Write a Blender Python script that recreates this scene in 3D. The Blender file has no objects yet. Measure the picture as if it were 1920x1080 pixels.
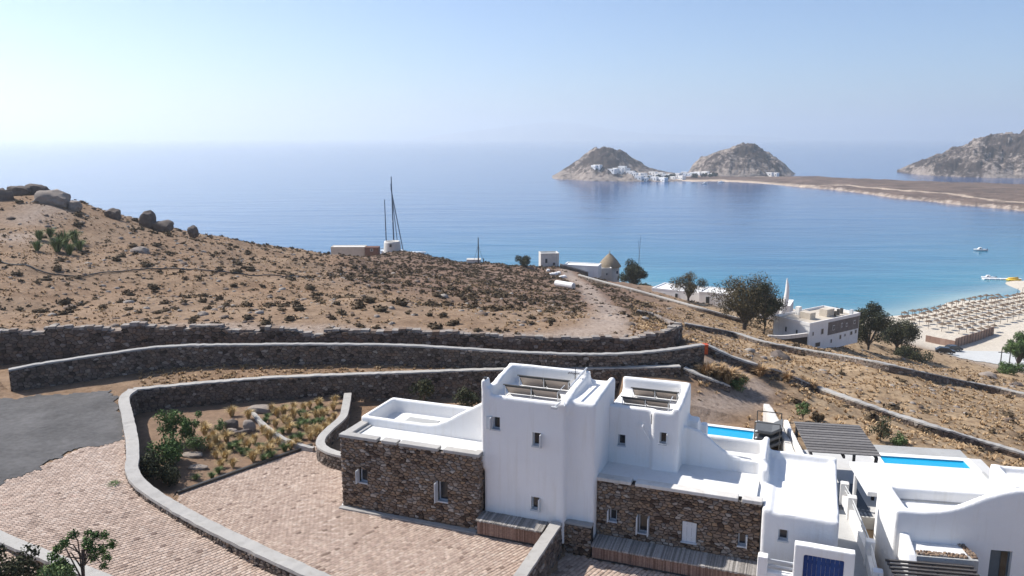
import bpy, bmesh, math, random
import numpy as np
from mathutils import Vector, Matrix, noise as mnoise
random.seed(7)
S = bpy.context.scene
COL = S.collection
R = math.radians
SEA = -37.5

# ---------------------------------------------------------------- camera
FPX = 1500.0                       # focal length in pixels of the 1920 wide photograph
PIT = math.atan(282 / FPX)         # the horizon lies 282 px above the middle
CAM = np.array([0, 0, 17.5])
cam = bpy.data.cameras.new('camera')
cam.sensor_width = 36.0
cam.lens = 36.0 * FPX / 1920
cam.clip_start = 0.5
cam.clip_end = 120000
camo = bpy.data.objects.new('camera', cam)
COL.objects.link(camo)
camo.location = CAM
camo.rotation_euler = (math.pi / 2 - PIT, 0, 0)
S.camera = camo

# ---------------------------------------------------------------- sky, sun, exposure
SUN_AZ, SUN_EL = R(-64), R(47)     # azimuth measured from the view axis, negative = left
w = bpy.data.worlds.new('World')
S.world = w
w.use_nodes = True
nt = w.node_tree
nt.nodes.clear()
sky = nt.nodes.new('ShaderNodeTexSky')
sky.sky_type = 'NISHITA'
sky.sun_disc = False
sky.sun_elevation = SUN_EL
sky.sun_rotation = SUN_AZ
sky.altitude = 50
sky.air_density = 0.8
sky.dust_density = 1.0
sky.ozone_density = 6.0
bg = nt.nodes.new('ShaderNodeBackground')
bg.inputs['Strength'].default_value = 0.112
wo = nt.nodes.new('ShaderNodeOutputWorld')
nt.links.new(sky.outputs[0], bg.inputs[0])
nt.links.new(bg.outputs[0], wo.inputs[0])
sun = bpy.data.lights.new('sun', 'SUN')
sun.energy = 4.7
sun.angle = R(0.55)
sun.color = (1.0, 0.955, 0.89)
suno = bpy.data.objects.new('sun', sun)
COL.objects.link(suno)
sdir = Vector((math.sin(SUN_AZ) * math.cos(SUN_EL), math.cos(SUN_AZ) * math.cos(SUN_EL), math.sin(SUN_EL)))
suno.rotation_euler = sdir.to_track_quat('Z', 'Y').to_euler()
suno.location = (-40, 20, 60)
S.view_settings.view_transform = 'Standard'
S.view_settings.look = 'None'
S.view_settings.exposure = 0.47
S.view_settings.gamma = 1.0
S.view_settings.use_curve_mapping = False
S.render.engine = 'CYCLES'
S.cycles.use_denoising = True
S.cycles.max_bounces = 6
S.cycles.diffuse_bounces = 3
S.cycles.glossy_bounces = 3
S.cycles.transmission_bounces = 4
S.cycles.volume_bounces = 2
S.cycles.use_adaptive_sampling = True
S.cycles.adaptive_threshold = 0.015

# ---------------------------------------------------------------- from pixels of the photograph to places
CP, SP = math.cos(PIT), math.sin(PIT)
def ray(x, y):
    a = (x - 960) / FPX; b = (540 - y) / FPX
    return np.array([a, CP + b * SP, -SP + b * CP])
def atz(x, y, z):
    d = ray(x, y); return CAM + d * ((z - CAM[2]) / d[2])
def atY(x, y, Y):
    d = ray(x, y); return CAM + d * (Y / d[1])
def projv(P):
    d = P - CAM
    wv = d[:, 1] * CP - d[:, 2] * SP
    return 960 + FPX * d[:, 0] / wv, 540 - FPX * (d[:, 1] * SP + d[:, 2] * CP) / wv

# ---------------------------------------------------------------- helpers
def tag(o, label=None, cat=None, group=None, kind=None):
    if label: o['label'] = label
    if cat: o['category'] = cat
    if group: o['group'] = group
    if kind: o['kind'] = kind
    return o
def fast_mesh(name, V, Fc):
    """V (n,3) array, Fc (m,k) array of equal sized faces."""
    me = bpy.data.meshes.new(name)
    V = np.asarray(V, np.float32); Fc = np.asarray(Fc, np.int32)
    me.vertices.add(len(V)); me.vertices.foreach_set('co', V.ravel())
    k = Fc.shape[1]; m = len(Fc)
    me.loops.add(m * k); me.loops.foreach_set('vertex_index', Fc.ravel())
    me.polygons.add(m); me.polygons.foreach_set('loop_start', np.arange(0, m * k, k, dtype=np.int32))
    me.update(calc_edges=True)
    me.validate()
    return me
def link(name, me, mat=None, parent=None, smooth=False):
    o = bpy.data.objects.new(name, me)
    COL.objects.link(o)
    if mat is not None and len(me.materials) == 0: me.materials.append(mat)
    if parent is not None: o.parent = parent
    if smooth:
        me.polygons.foreach_set('use_smooth', np.ones(len(me.polygons), bool))
    return o
def attr(me, name, vals):
    a = me.attributes.new(name, 'FLOAT', 'POINT')
    a.data.foreach_set('value', np.asarray(vals, np.float32))
class Frame:
    """A level frame with an origin and a turn about z."""
    def __init__(s, o, deg):
        s.o = np.array(o, float); a = R(deg); s.a = a
        s.eu = np.array([math.cos(a), math.sin(a), 0]); s.ev = np.array([-math.sin(a), math.cos(a), 0])
    def g(s, u, v, z=0.0): return s.o + s.eu * u + s.ev * v + np.array([0, 0, z])
    def l(s, p):
        d = np.asarray(p) - s.o; return np.array([d @ s.eu, d @ s.ev, d[2]])
W0 = Frame((0, 0, 0), 0)
BASE = {}
def thing(name, label, cat, frame=W0, base=(0, 0, 0), group=None):
    o = bpy.data.objects.new(name, None)
    COL.objects.link(o)
    o.location = frame.g(*base); o.rotation_euler = (0, 0, frame.a)
    o.empty_display_size = 0.2
    BASE[o.name] = np.array(base, float); o['kind'] = 'thing'
    return tag(o, label, cat, group)
class MB:
    """Collects shapes in frame coordinates; build() links them as one mesh."""
    def __init__(s): s.v = []; s.f = []; s.t = []; s.tone = 0.5
    def add(s, vs, fs):
        b = len(s.v); s.v += [tuple(p) for p in vs]; s.f += [tuple(i + b for i in q) for q in fs]
        s.t += [s.tone] * len(vs)
        return s
    def box(s, u0, u1, v0, v1, z0, z1):
        return s.add([(u0, v0, z0), (u1, v0, z0), (u1, v1, z0), (u0, v1, z0), (u0, v0, z1), (u1, v0, z1), (u1, v1, z1), (u0, v1, z1)],
                     [(0, 3, 2, 1), (4, 5, 6, 7), (0, 1, 5, 4), (1, 2, 6, 5), (2, 3, 7, 6), (3, 0, 4, 7)])
    def prism_v(s, prof, v0, v1):
        """prof: (u,z) counter-clockwise seen from the front; swept along v."""
        n = len(prof)
        vs = [(u, v0, z) for u, z in prof] + [(u, v1, z) for u, z in prof]
        fs = [tuple(range(n)), tuple(range(2 * n - 1, n - 1, -1))]
        fs += [((i + 1) % n, i, n + i, n + (i + 1) % n) for i in range(n)]
        return s.add(vs, fs)
    def prism_u(s, prof, u0, u1):
        n = len(prof)
        vs = [(u0, v, z) for v, z in prof] + [(u1, v, z) for v, z in prof]
        fs = [tuple(range(n - 1, -1, -1)), tuple(range(n, 2 * n))]
        fs += [(i, (i + 1) % n, n + (i + 1) % n, n + i) for i in range(n)]
        return s.add(vs, fs)
    def prism_z(s, prof, z0, z1):
        n = len(prof)
        vs = [(x, y, z0) for x, y in prof] + [(x, y, z1) for x, y in prof]
        fs = [tuple(range(n - 1, -1, -1)), tuple(range(n, 2 * n))]
        fs += [(i, (i + 1) % n, n + (i + 1) % n, n + i) for i in range(n)]
        return s.add(vs, fs)
    def tube(s, p, q, r, r2=None, n=6):
        p = Vector(p); q = Vector(q); r2 = r if r2 is None else r2
        d = (q - p)
        if d.length < 1e-6: return s
        d.normalize(); a = d.orthogonal().normalized(); b = d.cross(a)
        vs = []
        for c, rr in ((p, r), (q, r2)):
            for i in range(n):
                t = 2 * math.pi * i / n
                vs.append(c + (a * math.cos(t) + b * math.sin(t)) * rr)
        fs = [tuple(range(n - 1, -1, -1)), tuple(range(n, 2 * n))] + [(i, (i + 1) % n, n + (i + 1) % n, n + i) for i in range(n)]
        return s.add(vs, fs)
    def path(s, pts, r, n=6):
        pts = [Vector(p) for p in pts]; m = len(pts); vs = []; fs = []
        for k, p in enumerate(pts):
            d = (pts[min(k + 1, m - 1)] - pts[max(k - 1, 0)]).normalized()
            a = d.cross(Vector((0, 0, 1)))
            a = a.normalized() if a.length > 1e-4 else d.orthogonal().normalized()
            b = d.cross(a)
            vs += [p + (a * math.cos(2 * math.pi * i / n) + b * math.sin(2 * math.pi * i / n)) * r for i in range(n)]
        for k in range(m - 1):
            fs += [(k * n + i, k * n + (i + 1) % n, (k + 1) * n + (i + 1) % n, (k + 1) * n + i) for i in range(n)]
        fs += [tuple(range(n - 1, -1, -1)), tuple(range((m - 1) * n, m * n))]
        return s.add(vs, fs)
    def lathe(s, prof, c=(0, 0, 0), n=20, cap=True):
        vs = []; fs = []; m = len(prof)
        for r, z in prof:
            vs += [(c[0] + r * math.cos(2 * math.pi * i / n), c[1] + r * math.sin(2 * math.pi * i / n), c[2] + z) for i in range(n)]
        for k in range(m - 1):
            fs += [(k * n + i, k * n + (i + 1) % n, (k + 1) * n + (i + 1) % n, (k + 1) * n + i) for i in range(n)]
        if cap: fs += [tuple(range(n - 1, -1, -1)), tuple(range((m - 1) * n, m * n))]
        return s.add(vs, fs)
    def mesh(s, name, parent=None, tone=False):
        b = BASE.get(parent.name) if parent is not None else None
        V = np.array(s.v, float)
        if b is not None: V = V - b
        me = bpy.data.meshes.new(name)
        me.from_pydata(V.tolist(), [], s.f); me.update()
        if tone: attr(me, 'tone', s.t)
        return me
    def build(s, name, mat, parent=None, smooth=False, bevel=0, seg=2, tone=False):
        me = s.mesh(name, parent, tone)
        if bevel:
            bm = bmesh.new(); bm.from_mesh(me)
            bmesh.ops.bevel(bm, geom=bm.edges[:], offset=bevel, segments=seg, affect='EDGES', profile=0.6)
            bm.to_mesh(me); bm.free()
        o = link(name, me, mat, parent, smooth)
        if parent is not None: BASE[o.name] = BASE.get(parent.name, np.zeros(3))
        return o
def copy_tree(o, parent=None):
    c = o.copy(); COL.objects.link(c)
    if parent is not None: c.parent = parent
    for ch in o.children: copy_tree(ch, c)
    return c

# ---------------------------------------------------------------- materials
MATS = {}
def nodes(name):
    m = bpy.data.materials.new(name); m.use_nodes = True
    t = m.node_tree; p = t.nodes['Principled BSDF']
    MATS[name] = m
    return m, t, p
def N(t, typ, **kw):
    n = t.nodes.new(typ)
    for k, v in kw.items():
        if hasattr(n, k): setattr(n, k, v)
        else: n.inputs[k.replace('_', ' ')].default_value = v
    return n
def ramp(t, stops, fac=None):
    n = t.nodes.new('ShaderNodeValToRGB'); e = n.color_ramp.elements
    while len(e) < len(stops): e.new(0.5)
    for q, (pos, c) in zip(e, stops): q.position = pos; q.color = (*c, 1)
    if fac is not None: t.links.new(fac, n.inputs[0])
    return n
def mixc(t, a, b, fac, mode='MIX'):
    n = t.nodes.new('ShaderNodeMix'); n.data_type = 'RGBA'; n.blend_type = mode
    for v, i in ((fac, 0), (a, 6), (b, 7)):
        if isinstance(v, (float, int)): n.inputs[i].default_value = v
        elif isinstance(v, tuple): n.inputs[i].default_value = (*v, 1)
        else: t.links.new(v, n.inputs[i])
    return n.outputs[2]
def noise_tex(t, scale, detail=4, rough=0.55, vec=None, dist=0.0):
    n = t.nodes.new('ShaderNodeTexNoise')
    n.inputs['Scale'].default_value = scale; n.inputs['Detail'].default_value = detail
    n.inputs['Roughness'].default_value = rough; n.inputs['Distortion'].default_value = dist
    if vec is not None: t.links.new(vec, n.inputs['Vector'])
    return n
def wpos(t):
    return t.nodes.new('ShaderNodeNewGeometry').outputs['Position']
def bump(t, p, h, strength=0.4, dist=0.05):
    b = t.nodes.new('ShaderNodeBump'); b.inputs['Strength'].default_value = strength; b.inputs['Distance'].default_value = dist
    t.links.new(h, b.inputs['Height']); t.links.new(b.outputs[0], p.inputs['Normal'])
def plain(name, col, rough=0.7, var=0.15, scale=3.0, metal=0.0, bmp=0.0, spec=0.4, bscale=None, bdist=0.02):
    """One colour broken up by two sizes of noise."""
    m, t, p = nodes(name)
    pos = wpos(t)
    n1 = noise_tex(t, scale, 5, 0.6, pos)
    n2 = noise_tex(t, scale * 7, 3, 0.6, pos)
    lo = tuple(c * (1 - var) for c in col); hi = tuple(min(1, c * (1 + var)) for c in col)
    c1 = ramp(t, [(0.3, lo), (0.7, hi)], n1.outputs[0]).outputs[0]
    c2 = mixc(t, c1, ramp(t, [(0.3, lo), (0.7, hi)], n2.outputs[0]).outputs[0], 0.4)
    t.links.new(c2, p.inputs['Base Color'])
    p.inputs['Roughness'].default_value = rough; p.inputs['Metallic'].default_value = metal
    p.inputs['Specular IOR Level'].default_value = spec
    if bmp:
        n3 = noise_tex(t, bscale or scale * 10, 4, 0.6, pos); bump(t, p, n3.outputs[0], bmp, bdist)
    return m
def toned(name, stops, rough=0.85, scale=12.0, bmp=0.5, trans=0.0):
    """Colour from the per-piece attribute 'tone', with fine noise over it."""
    m, t, p = nodes(name)
    a = t.nodes.new('ShaderNodeAttribute'); a.attribute_name = 'tone'
    base = ramp(t, stops, a.outputs['Fac']).outputs[0]
    n1 = noise_tex(t, scale, 5, 0.65, wpos(t))
    f = ramp(t, [(0.25, (0.62, 0.62, 0.62)), (0.75, (1.25, 1.22, 1.18))], n1.outputs[0]).outputs[0]
    t.links.new(mixc(t, base, f, 1.0, 'MULTIPLY'), p.inputs['Base Color'])
    p.inputs['Roughness'].default_value = rough; p.inputs['Specular IOR Level'].default_value = 0.25
    if bmp: bump(t, p, n1.outputs[0], bmp, 0.03)
    return m

def smoothstep(a, b, x):
    t = np.clip((x - a) / (b - a), 0, 1); return t * t * (3 - 2 * t)
_rs = np.random.RandomState(3)
_PERM = _rs.rand(256, 256)
def vnoise(x, y):
    """Value noise on arrays, period 256 cells."""
    xi = np.floor(x).astype(int); yi = np.floor(y).astype(int)
    fx = x - xi; fy = y - yi; fx = fx * fx * (3 - 2 * fx); fy = fy * fy * (3 - 2 * fy)
    g = lambda i, j: _PERM[i & 255, j & 255]
    return (g(xi, yi) * (1 - fx) + g(xi + 1, yi) * fx) * (1 - fy) + (g(xi, yi + 1) * (1 - fx) + g(xi + 1, yi + 1) * fx) * fy
def fbm(x, y, oct=4):
    r = 0; a = 0.5
    for k in range(oct):
        r = r + a * (vnoise(x * 2 ** k + 17 * k, y * 2 ** k + 31 * k) - 0.5); a *= 0.5
    return r

# ================================================================ the lie of the land
FA = Frame(atz(642, 950, 0), -20.6)          # frame of the two joined villas: u along the front, v into depth
FD = Frame(atz(1690, 957, 2.1) * np.array([1, 1, 0]), -10.0)   # frame of the third villa
Z_B = -0.55                                   # court of the second villa

# centre lines of the walls (x, y, top z)
WC_PTS = [tuple(atz(x, y, z)) for x, y, z in [(250, 729, 1.9), (233, 745, 1.88), (238, 775, 1.85), (246, 815, 1.78), (249, 850, 1.68), (247, 876, 1.58), (258, 900, 1.46),
          (290, 926, 1.35), (340, 956, 1.22), (400, 988, 1.12), (470, 1022, 1.05), (540, 1054, 1.0), (615, 1087, 0.95), (720, 1130, 0.95)]]
W3_PTS = [tuple(atz(x, y, z)) for x, y, z in [(250, 729, 1.9), (330, 721, 1.9), (420, 713, 1.9), (520, 706, 1.9), (640, 701, 1.9), (760, 697, 1.9), (900, 692, 1.9),
          (1040, 690, 1.9), (1160, 688, 1.9), (1275, 685, 1.9)]]
W2_PTS = [tuple(atz(x, y, z)) for x, y, z in [(16, 692, 3.0), (80, 680, 3.15), (160, 668, 3.3), (250, 655, 3.4), (330, 647, 3.45), (450, 645, 3.4), (600, 644, 3.3), (750, 646, 3.2),
          (880, 653, 3.05), (1000, 660, 2.9), (1120, 663, 2.8), (1220, 658, 2.8), (1318, 645, 2.9)]]
W1_PTS = [tuple(atz(x, y, z)) for x, y, z in [(-60, 622, 3.5), (60, 618, 3.5), (200, 613, 3.45), (370, 612, 3.4), (480, 617, 3.3), (600, 617, 3.2), (720, 620, 3.1), (830, 622, 3.0),
          (950, 630, 2.7), (1090, 633, 2.6), (1190, 628, 2.7), (1250, 620, 2.9), (1272, 603, 3.0)]]
def inpoly(x, y, poly):
    inside = np.zeros(x.shape, bool); n = len(poly)
    for i in range(n):
        x0, y0 = poly[i][:2]; x1, y1 = poly[(i + 1) % n][:2]
        c = ((y0 > y) != (y1 > y)) & (x < (x1 - x0) * (y - y0) / (y1 - y0 + 1e-12) + x0)
        inside ^= c
    return inside
def pdist(x, y, pts):
    """Distance to a polyline in plan."""
    d = np.full(x.shape, 1e9)
    for a, b in zip(pts[:-1], pts[1:]):
        ax, ay = a[0], a[1]; bx, by = b[0] - ax, b[1] - ay
        t = np.clip(((x - ax) * bx + (y - ay) * by) / (bx * bx + by * by + 1e-9), 0, 1)
        d = np.minimum(d, np.hypot(x - ax - t * bx, y - ay - t * by))
    return d
ctrl = []
def cY(*rows):
    for x, y, Y in rows: ctrl.append(atY(x, y, Y))
def cz(*rows):
    for x, y, z in rows: ctrl.append(atz(x, y, z))
# drive and lane on the left, and the land round the villas
cz((200, 745, 1.58), (30, 745, 1.45), (0, 820, 1.55), (0, 905, 1.5), (222, 790, 1.5), (228, 835, 1.42), (150, 735, 1.55), (300, 708, 1.68), (220, 880, 1.32), (100, 960, 1.3), (280, 965, 0.88), (400, 1030, 0.6), (500, 1076, 0.45), (200, 1060, 0.9), (0, 1000, 1.6),
   (-200, 900, 2.0), (-300, 760, 2.2), (350, 705, 1.72), (600, 692, 1.72), (900, 684, 1.7), (1200, 680, 1.6), (1330, 655, 1.5), (1290, 712, 1.0), (1330, 700, 1.1))
for u, v, z in [(12.5, -2, Z_B), (16, -2, Z_B), (20, -3, Z_B - .1), (16, 8, -.4), (15, 14, -.1), (19, 12, -.7), (19, 18, -.6), (22, 2, -.8), (24, -4, -1.2), (28, 0, -1.5), (28, 8, -1.4), (12, -8, 0.0), (20, -10, -.9),
                (0, -10, 0.1), (30, -8, -1.8), (34, 6, -2.0)]:
    ctrl.append(FA.g(u, v, z))
for u, v, z in [(2, 16, -1.1), (8, 17, -1.6), (11, 11, -2.1), (11, 4, -2.3), (16, 8, -3)]:
    ctrl.append(FD.g(u, v, z))
# the hill: foot behind the first wall, slope and ridge
cY((-60, 622, 60.5), (60, 615, 61), (370, 610, 61), (600, 613, 61.5), (830, 619, 62), (1000, 628, 61.5), (1190, 624, 62),
   (-150, 540, 78), (-150, 430, 108), (-150, 350, 128), (100, 545, 77), (100, 500, 90), (100, 450, 104), (100, 405, 117), (100, 378, 125), (30, 368, 124), (160, 392, 128),
   (250, 412, 131), (250, 480, 104), (250, 550, 78), (350, 437, 136), (420, 447, 140), (420, 500, 110), (420, 550, 81), (520, 458, 148), (620, 473, 158), (620, 520, 108), (620, 570, 77),
   (735, 480, 214), (735, 500, 165), (735, 525, 122), (735, 575, 78), (830, 485, 205), (900, 497, 200), (900, 540, 124), (900, 590, 78), (990, 500, 212), (1035, 504, 214), (1070, 545, 148), (1100, 600, 88),
   (1142, 528, 224), (1190, 545, 210), (1200, 560, 165), (1200, 600, 92), (1300, 580, 158), (1300, 612, 104), (1400, 602, 148), (1400, 640, 96), (1340, 645, 70),
   (1270, 545, 200), (1380, 575, 195), (1530, 653, 136), (1470, 640, 134), (1600, 662, 140), (1500, 672, 92), (1420, 700, 66), (1620, 690, 92), (1700, 672, 150), (1660, 655, 165), (1560, 600, 215),
   (1760, 705, 108), (1640, 740, 66), (1750, 690, 152), (1840, 708, 142), (1910, 725, 112), (1900, 800, 68), (1780, 790, 60), (1500, 720, 61), (1400, 760, 53.5), (1700, 800, 54), (2050, 760, 105), (2050, 880, 58), (1920, 875, 53))
# car park and beach
cz((1850, 668, -34.6), (1800, 652, -34.8), (1915, 690, -34), (1790, 655, -34.8), (1900, 640, -35.3), (2050, 640, -35), (2300, 690, -34), (1720, 635, -35.0), (1780, 600, -36.2), (1900, 570, -36.4), (2100, 545, -36.2),
   (1690, 592, -37.3), (1780, 568, -37.3), (1920, 541, -37.3), (2100, 510, -37.3), (1600, 596, -36.8))
cz((1690, 580, -39.5), (1780, 558, -39.5), (1920, 531, -39.5), (2150, 490, -40), (1560, 586, -38.5), (1450, 572, -38.5))
for x, y in [(-90, 150), (-60, 165), (-30, 190), (-10, 230), (10, 250), (30, 262), (50, 250), (75, 245)]:      # the slope behind the ridge runs down into the sea
    ctrl.append(np.array([x, y + 60, -44])); ctrl.append(np.array([x, y + 160, -75]))
ctrl.append(np.array([-160, 140, -10])); ctrl.append(np.array([-160, 220, -60])); ctrl.append(np.array([-120, 90, 6])); ctrl.append(np.array([240, 330, -60])); ctrl.append(np.array([140, 360, -60])); ctrl.append(np.array([300, 200, -33]))
ctrl.append(np.array([120, 60, -14])); ctrl.append(np.array([200, 100, -28])); ctrl.append(np.array([60, 25, -5])); ctrl.append(np.array([-60, 20, 4])); ctrl.append(np.array([0, 5, 0]))
CT = np.array(ctrl)
def _phi(r2): return 0.5 * r2 * np.log(r2 + 1e-9)
_n = len(CT)
_A = np.zeros((_n + 3, _n + 3))
_d2 = ((CT[:, None, :2] - CT[None, :, :2]) ** 2).sum(-1)
_A[:_n, :_n] = _phi(_d2) + np.eye(_n) * 6.0
_A[:_n, _n] = 1; _A[:_n, _n + 1:] = CT[:, :2]; _A[_n, :_n] = 1; _A[_n + 1:, :_n] = CT[:, :2].T
_W = np.linalg.solve(_A, np.concatenate([CT[:, 2], np.zeros(3)]))
PAD_D = [FD.g(u, v)[:2] for u, v in [(-3.6, 2), (-3.6, 13.2), (2.2, 15.2), (8.4, 14.6), (8.7, 3), (8, -6), (-2, -6)]]
PAD_B = [FA.g(u, v)[:2] for u, v in [(10.9, 1.5), (12, 19), (18.5, 21), (19.5, 8), (22.4, 7.5), (23, -8), (10.9, -8)]]
def _w3n(x):       # how far the level ground of the first court reaches under the garden wall
    return [(p[0], p[1]) for p in W3_PTS if p[0] < 9]
PAD_A = [(p[0], p[1]) for p in WC_PTS[::-1]] + _w3n(0) + [tuple(FA.g(12, 15)[:2]), tuple(FA.g(12.1, 3)[:2]), tuple(FA.g(10.9, 1.0)[:2]), tuple(FA.g(10.75, 0.6)[:2]), tuple(FA.g(10.45, -9)[:2])]
DITCH = [(p[0], p[1]) for p in W2_PTS] + [(p[0], p[1]) for p in W1_PTS[::-1]]
def tps(x, y):
    sh = x.shape; x = x.ravel(); y = y.ravel(); out = np.empty(len(x))
    for i in range(0, len(x), 20000):
        a, b = x[i:i + 20000], y[i:i + 20000]
        r2 = (a[:, None] - CT[None, :, 0]) ** 2 + (b[:, None] - CT[None, :, 1]) ** 2
        out[i:i + 20000] = _phi(r2) @ _W[:_n] + _W[_n] + a * _W[_n + 1] + b * _W[_n + 2]
    return out.reshape(sh)
def height(x, y):
    x = np.atleast_1d(np.asarray(x, float)); y = np.atleast_1d(np.asarray(y, float))
    z = tps(x, y)
    far = smoothstep(58, 75, y) + smoothstep(45, 52, y) * smoothstep(14, 20, x); far = np.clip(far, 0, 1)
    beach = smoothstep(-31, -34.5, z)
    z = z + (fbm(x * 0.07, y * 0.07, 5) * 3.4 + fbm(x * 0.6, y * 0.6, 3) * 0.35) * far * (1 - 0.92 * beach)
    z = z + fbm(x * 0.5, y * 0.5, 3) * 0.12 * (1 - far)
    m = inpoly(x, y, DITCH); z = np.where(m, 1.0 + fbm(x * .4, y * .4, 3) * 0.3, z)
    m = inpoly(x, y, PAD_A); z = np.where(m, -0.03 + 0 * x, z)
    m = inpoly(x, y, PAD_B) & ~inpoly(x, y, PAD_A); z = np.where(m, np.minimum(z, Z_B - 0.03), z)
    m = inpoly(x, y, PAD_D); z = np.where(m, -1.6, z)
    return z
def hz(x, y): return float(height(x, y)[0])
def ground_px(px, py, y0=15.0, y1=330.0, step=0.5):
    """First place where the sight line of a pixel meets the land."""
    d = ray(px, py); Y = np.arange(y0, y1, step); P = CAM[None] + d[None] * (Y / d[1])[:, None]
    hh = height(P[:, 0], P[:, 1]); k = np.argmax(P[:, 2] < hh)
    if not (P[:, 2] < hh).any(): k = len(Y) - 1
    if k > 0:
        a = P[k - 1, 2] - hh[k - 1]; b = hh[k] - P[k, 2]; f = a / (a + b + 1e-9)
        q = P[k - 1] * (1 - f) + P[k] * f; q[2] = hz(q[0], q[1]); return q
    return P[k]

# ---------------------------------------------------------------- ground sheet
def spacing(segs):
    out = []
    for a, b, d in segs: out += list(np.arange(a, b, d))
    return np.array(out)
gx = spacing([(-260, -60, 5), (-60, -36, 0.8), (-36, 34, 0.4), (34, 70, 0.7), (70, 130, 2.0), (130, 400, 6)])
gy = spacing([(3, 20, 2), (20, 66, 0.4), (66, 110, 0.7), (110, 170, 1.0), (170, 320, 1.8), (320, 520, 10)])
GX, GY = np.meshgrid(gx, gy)
GZ = height(GX.ravel(), GY.ravel())
V = np.stack([GX.ravel(), GY.ravel(), GZ], 1)
nx, ny = len(gx), len(gy)
idx = np.arange(nx * ny).reshape(ny, nx)
Fq = np.stack([idx[:-1, :-1].ravel(), idx[:-1, 1:].ravel(), idx[1:, 1:].ravel(), idx[1:, :-1].ravel()], 1)
gme = fast_mesh('ground', V, Fq)
gpx, gpy = projv(V)
X, Y = V[:, 0], V[:, 1]
trk = lambda pts: [ground_px(*p) for p in pts]
TRACK = trk([(1062, 508), (1085, 530), (1115, 555), (1140, 578), (1152, 600), (1135, 618), (1080, 628)])
TRACK2 = trk([(1345, 690), (1390, 705), (1420, 722), (1400, 745), (1360, 755), (1320, 760)])
BARE = [(p[0], p[1] + 1.6) for p in W1_PTS]
TRACK3 = trk([(10, 470), (45, 430), (60, 400), (90, 388)])
pale = np.maximum.reduce([0.9 * (1 - smoothstep(0.5, 3.2, pdist(X, Y, TRACK))), 0.8 * (1 - smoothstep(0.3, 2.2, pdist(X, Y, TRACK2))), 0.75 * (1 - smoothstep(0.4, 2.4, pdist(X, Y, BARE))), 0.8 * (1 - smoothstep(0.3, 2.2, pdist(X, Y, TRACK3)))])
beachm = smoothstep(-32.5, -35.0, GZ) * (X > 60)
side = gpx - (1150 + np.clip(gpy - 540, -50, 200) * 1.35)
gold = smoothstep(0, 140, side) * (GZ > -33)
heath = smoothstep(-40, 40, gpy - 0 - (505 + np.clip(640 - gpx, 0, 400) * .2)) * 0
heath = smoothstep(560, 720, gpx) * (1 - smoothstep(560, 605, gpy)) * (1 - gold) * smoothstep(90, 108, Y)
attr(gme, 'pale', pale); attr(gme, 'gold', gold); attr(gme, 'heath', heath); attr(gme, 'beach', beachm)
m, t, p = nodes('soil')
pos = wpos(t)
def at(nm):
    a = t.nodes.new('ShaderNodeAttribute'); a.attribute_name = nm; return a.outputs['Fac']
n1 = noise_tex(t, 0.09, 6, 0.62, pos); n2 = noise_tex(t, 0.7, 6, 0.7, pos); n3 = noise_tex(t, 2.6, 6, 0.78, pos)
soil = ramp(t, [(0.32, (0.145, 0.095, 0.06)), (0.5, (0.25, 0.168, 0.106)), (0.68, (0.345, 0.245, 0.165))], n2.outputs[0]).outputs[0]
soil = mixc(t, soil, ramp(t, [(0.35, (0.225, 0.135, 0.08)), (0.65, (0.27, 0.195, 0.135))], n1.outputs[0]).outputs[0], 0.45)
goldc = ramp(t, [(0.3, (0.19, 0.125, 0.075)), (0.5, (0.335, 0.235, 0.142)), (0.7, (0.45, 0.335, 0.215))], n2.outputs[0]).outputs[0]
c = mixc(t, soil, goldc, at('gold'))
heathc = ramp(t, [(0.3, (0.10, 0.065, 0.052)), (0.7, (0.24, 0.155, 0.115))], n2.outputs[0]).outputs[0]
hm = t.nodes.new('ShaderNodeMath'); hm.operation = 'MULTIPLY'; hm.inputs[1].default_value = 0.7; t.links.new(at('heath'), hm.inputs[0])
c = mixc(t, c, heathc, hm.outputs[0])
palec = ramp(t, [(0.3, (0.28, 0.215, 0.172)), (0.7, (0.40, 0.325, 0.27))], n3.outputs[0]).outputs[0]
c = mixc(t, c, palec, at('pale'))
sandc = ramp(t, [(0.3, (0.50, 0.44, 0.36)), (0.7, (0.60, 0.54, 0.45))], n2.outputs[0]).outputs[0]
c = mixc(t, c, sandc, at('beach'))
f = ramp(t, [(0.32, (0.50, 0.48, 0.46)), (0.46, (0.95, 0.95, 0.95)), (0.7, (1.25, 1.25, 1.24))], n3.outputs[0]).outputs[0]
t.links.new(mixc(t, c, f, 0.9, 'MULTIPLY'), p.inputs['Base Color'])
p.inputs['Roughness'].default_value = 0.95; p.inputs['Specular IOR Level'].default_value = 0.15
bump(t, p, n3.outputs[0], 0.9, 0.12)
ground = link('ground', gme, m, None, True)
tag(ground, kind='structure')

# ---------------------------------------------------------------- sea
SHORE = [atz(x, y, SEA) for x, y in [(1100, 520), (1220, 545), (1380, 572), (1560, 592), (1690, 586), (1780, 563), (1920, 536), (2100, 505), (2400, 470)]]
rr = np.concatenate([np.linspace(120, 700, 120), np.geomspace(706, 44000, 110)])
an = np.concatenate([np.linspace(-math.pi, -0.9, 24), np.linspace(-0.85, 0.85, 160), np.linspace(0.9, math.pi, 24)])
RA, AN = np.meshgrid(rr, an, indexing='ij')
SX = (RA * np.sin(AN)).ravel(); SY = (RA * np.cos(AN)).ravel()
sm = fast_mesh('sea', np.stack([SX, SY, np.full(SX.shape, SEA)], 1), (lambda k: np.stack([k[:-1, :-1].ravel(), k[1:, :-1].ravel(), k[1:, 1:].ravel(), k[:-1, 1:].ravel()], 1))(np.arange(len(rr) * len(an)).reshape(len(rr), len(an))))
ds = pdist(SX, SY, SHORE)
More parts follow.
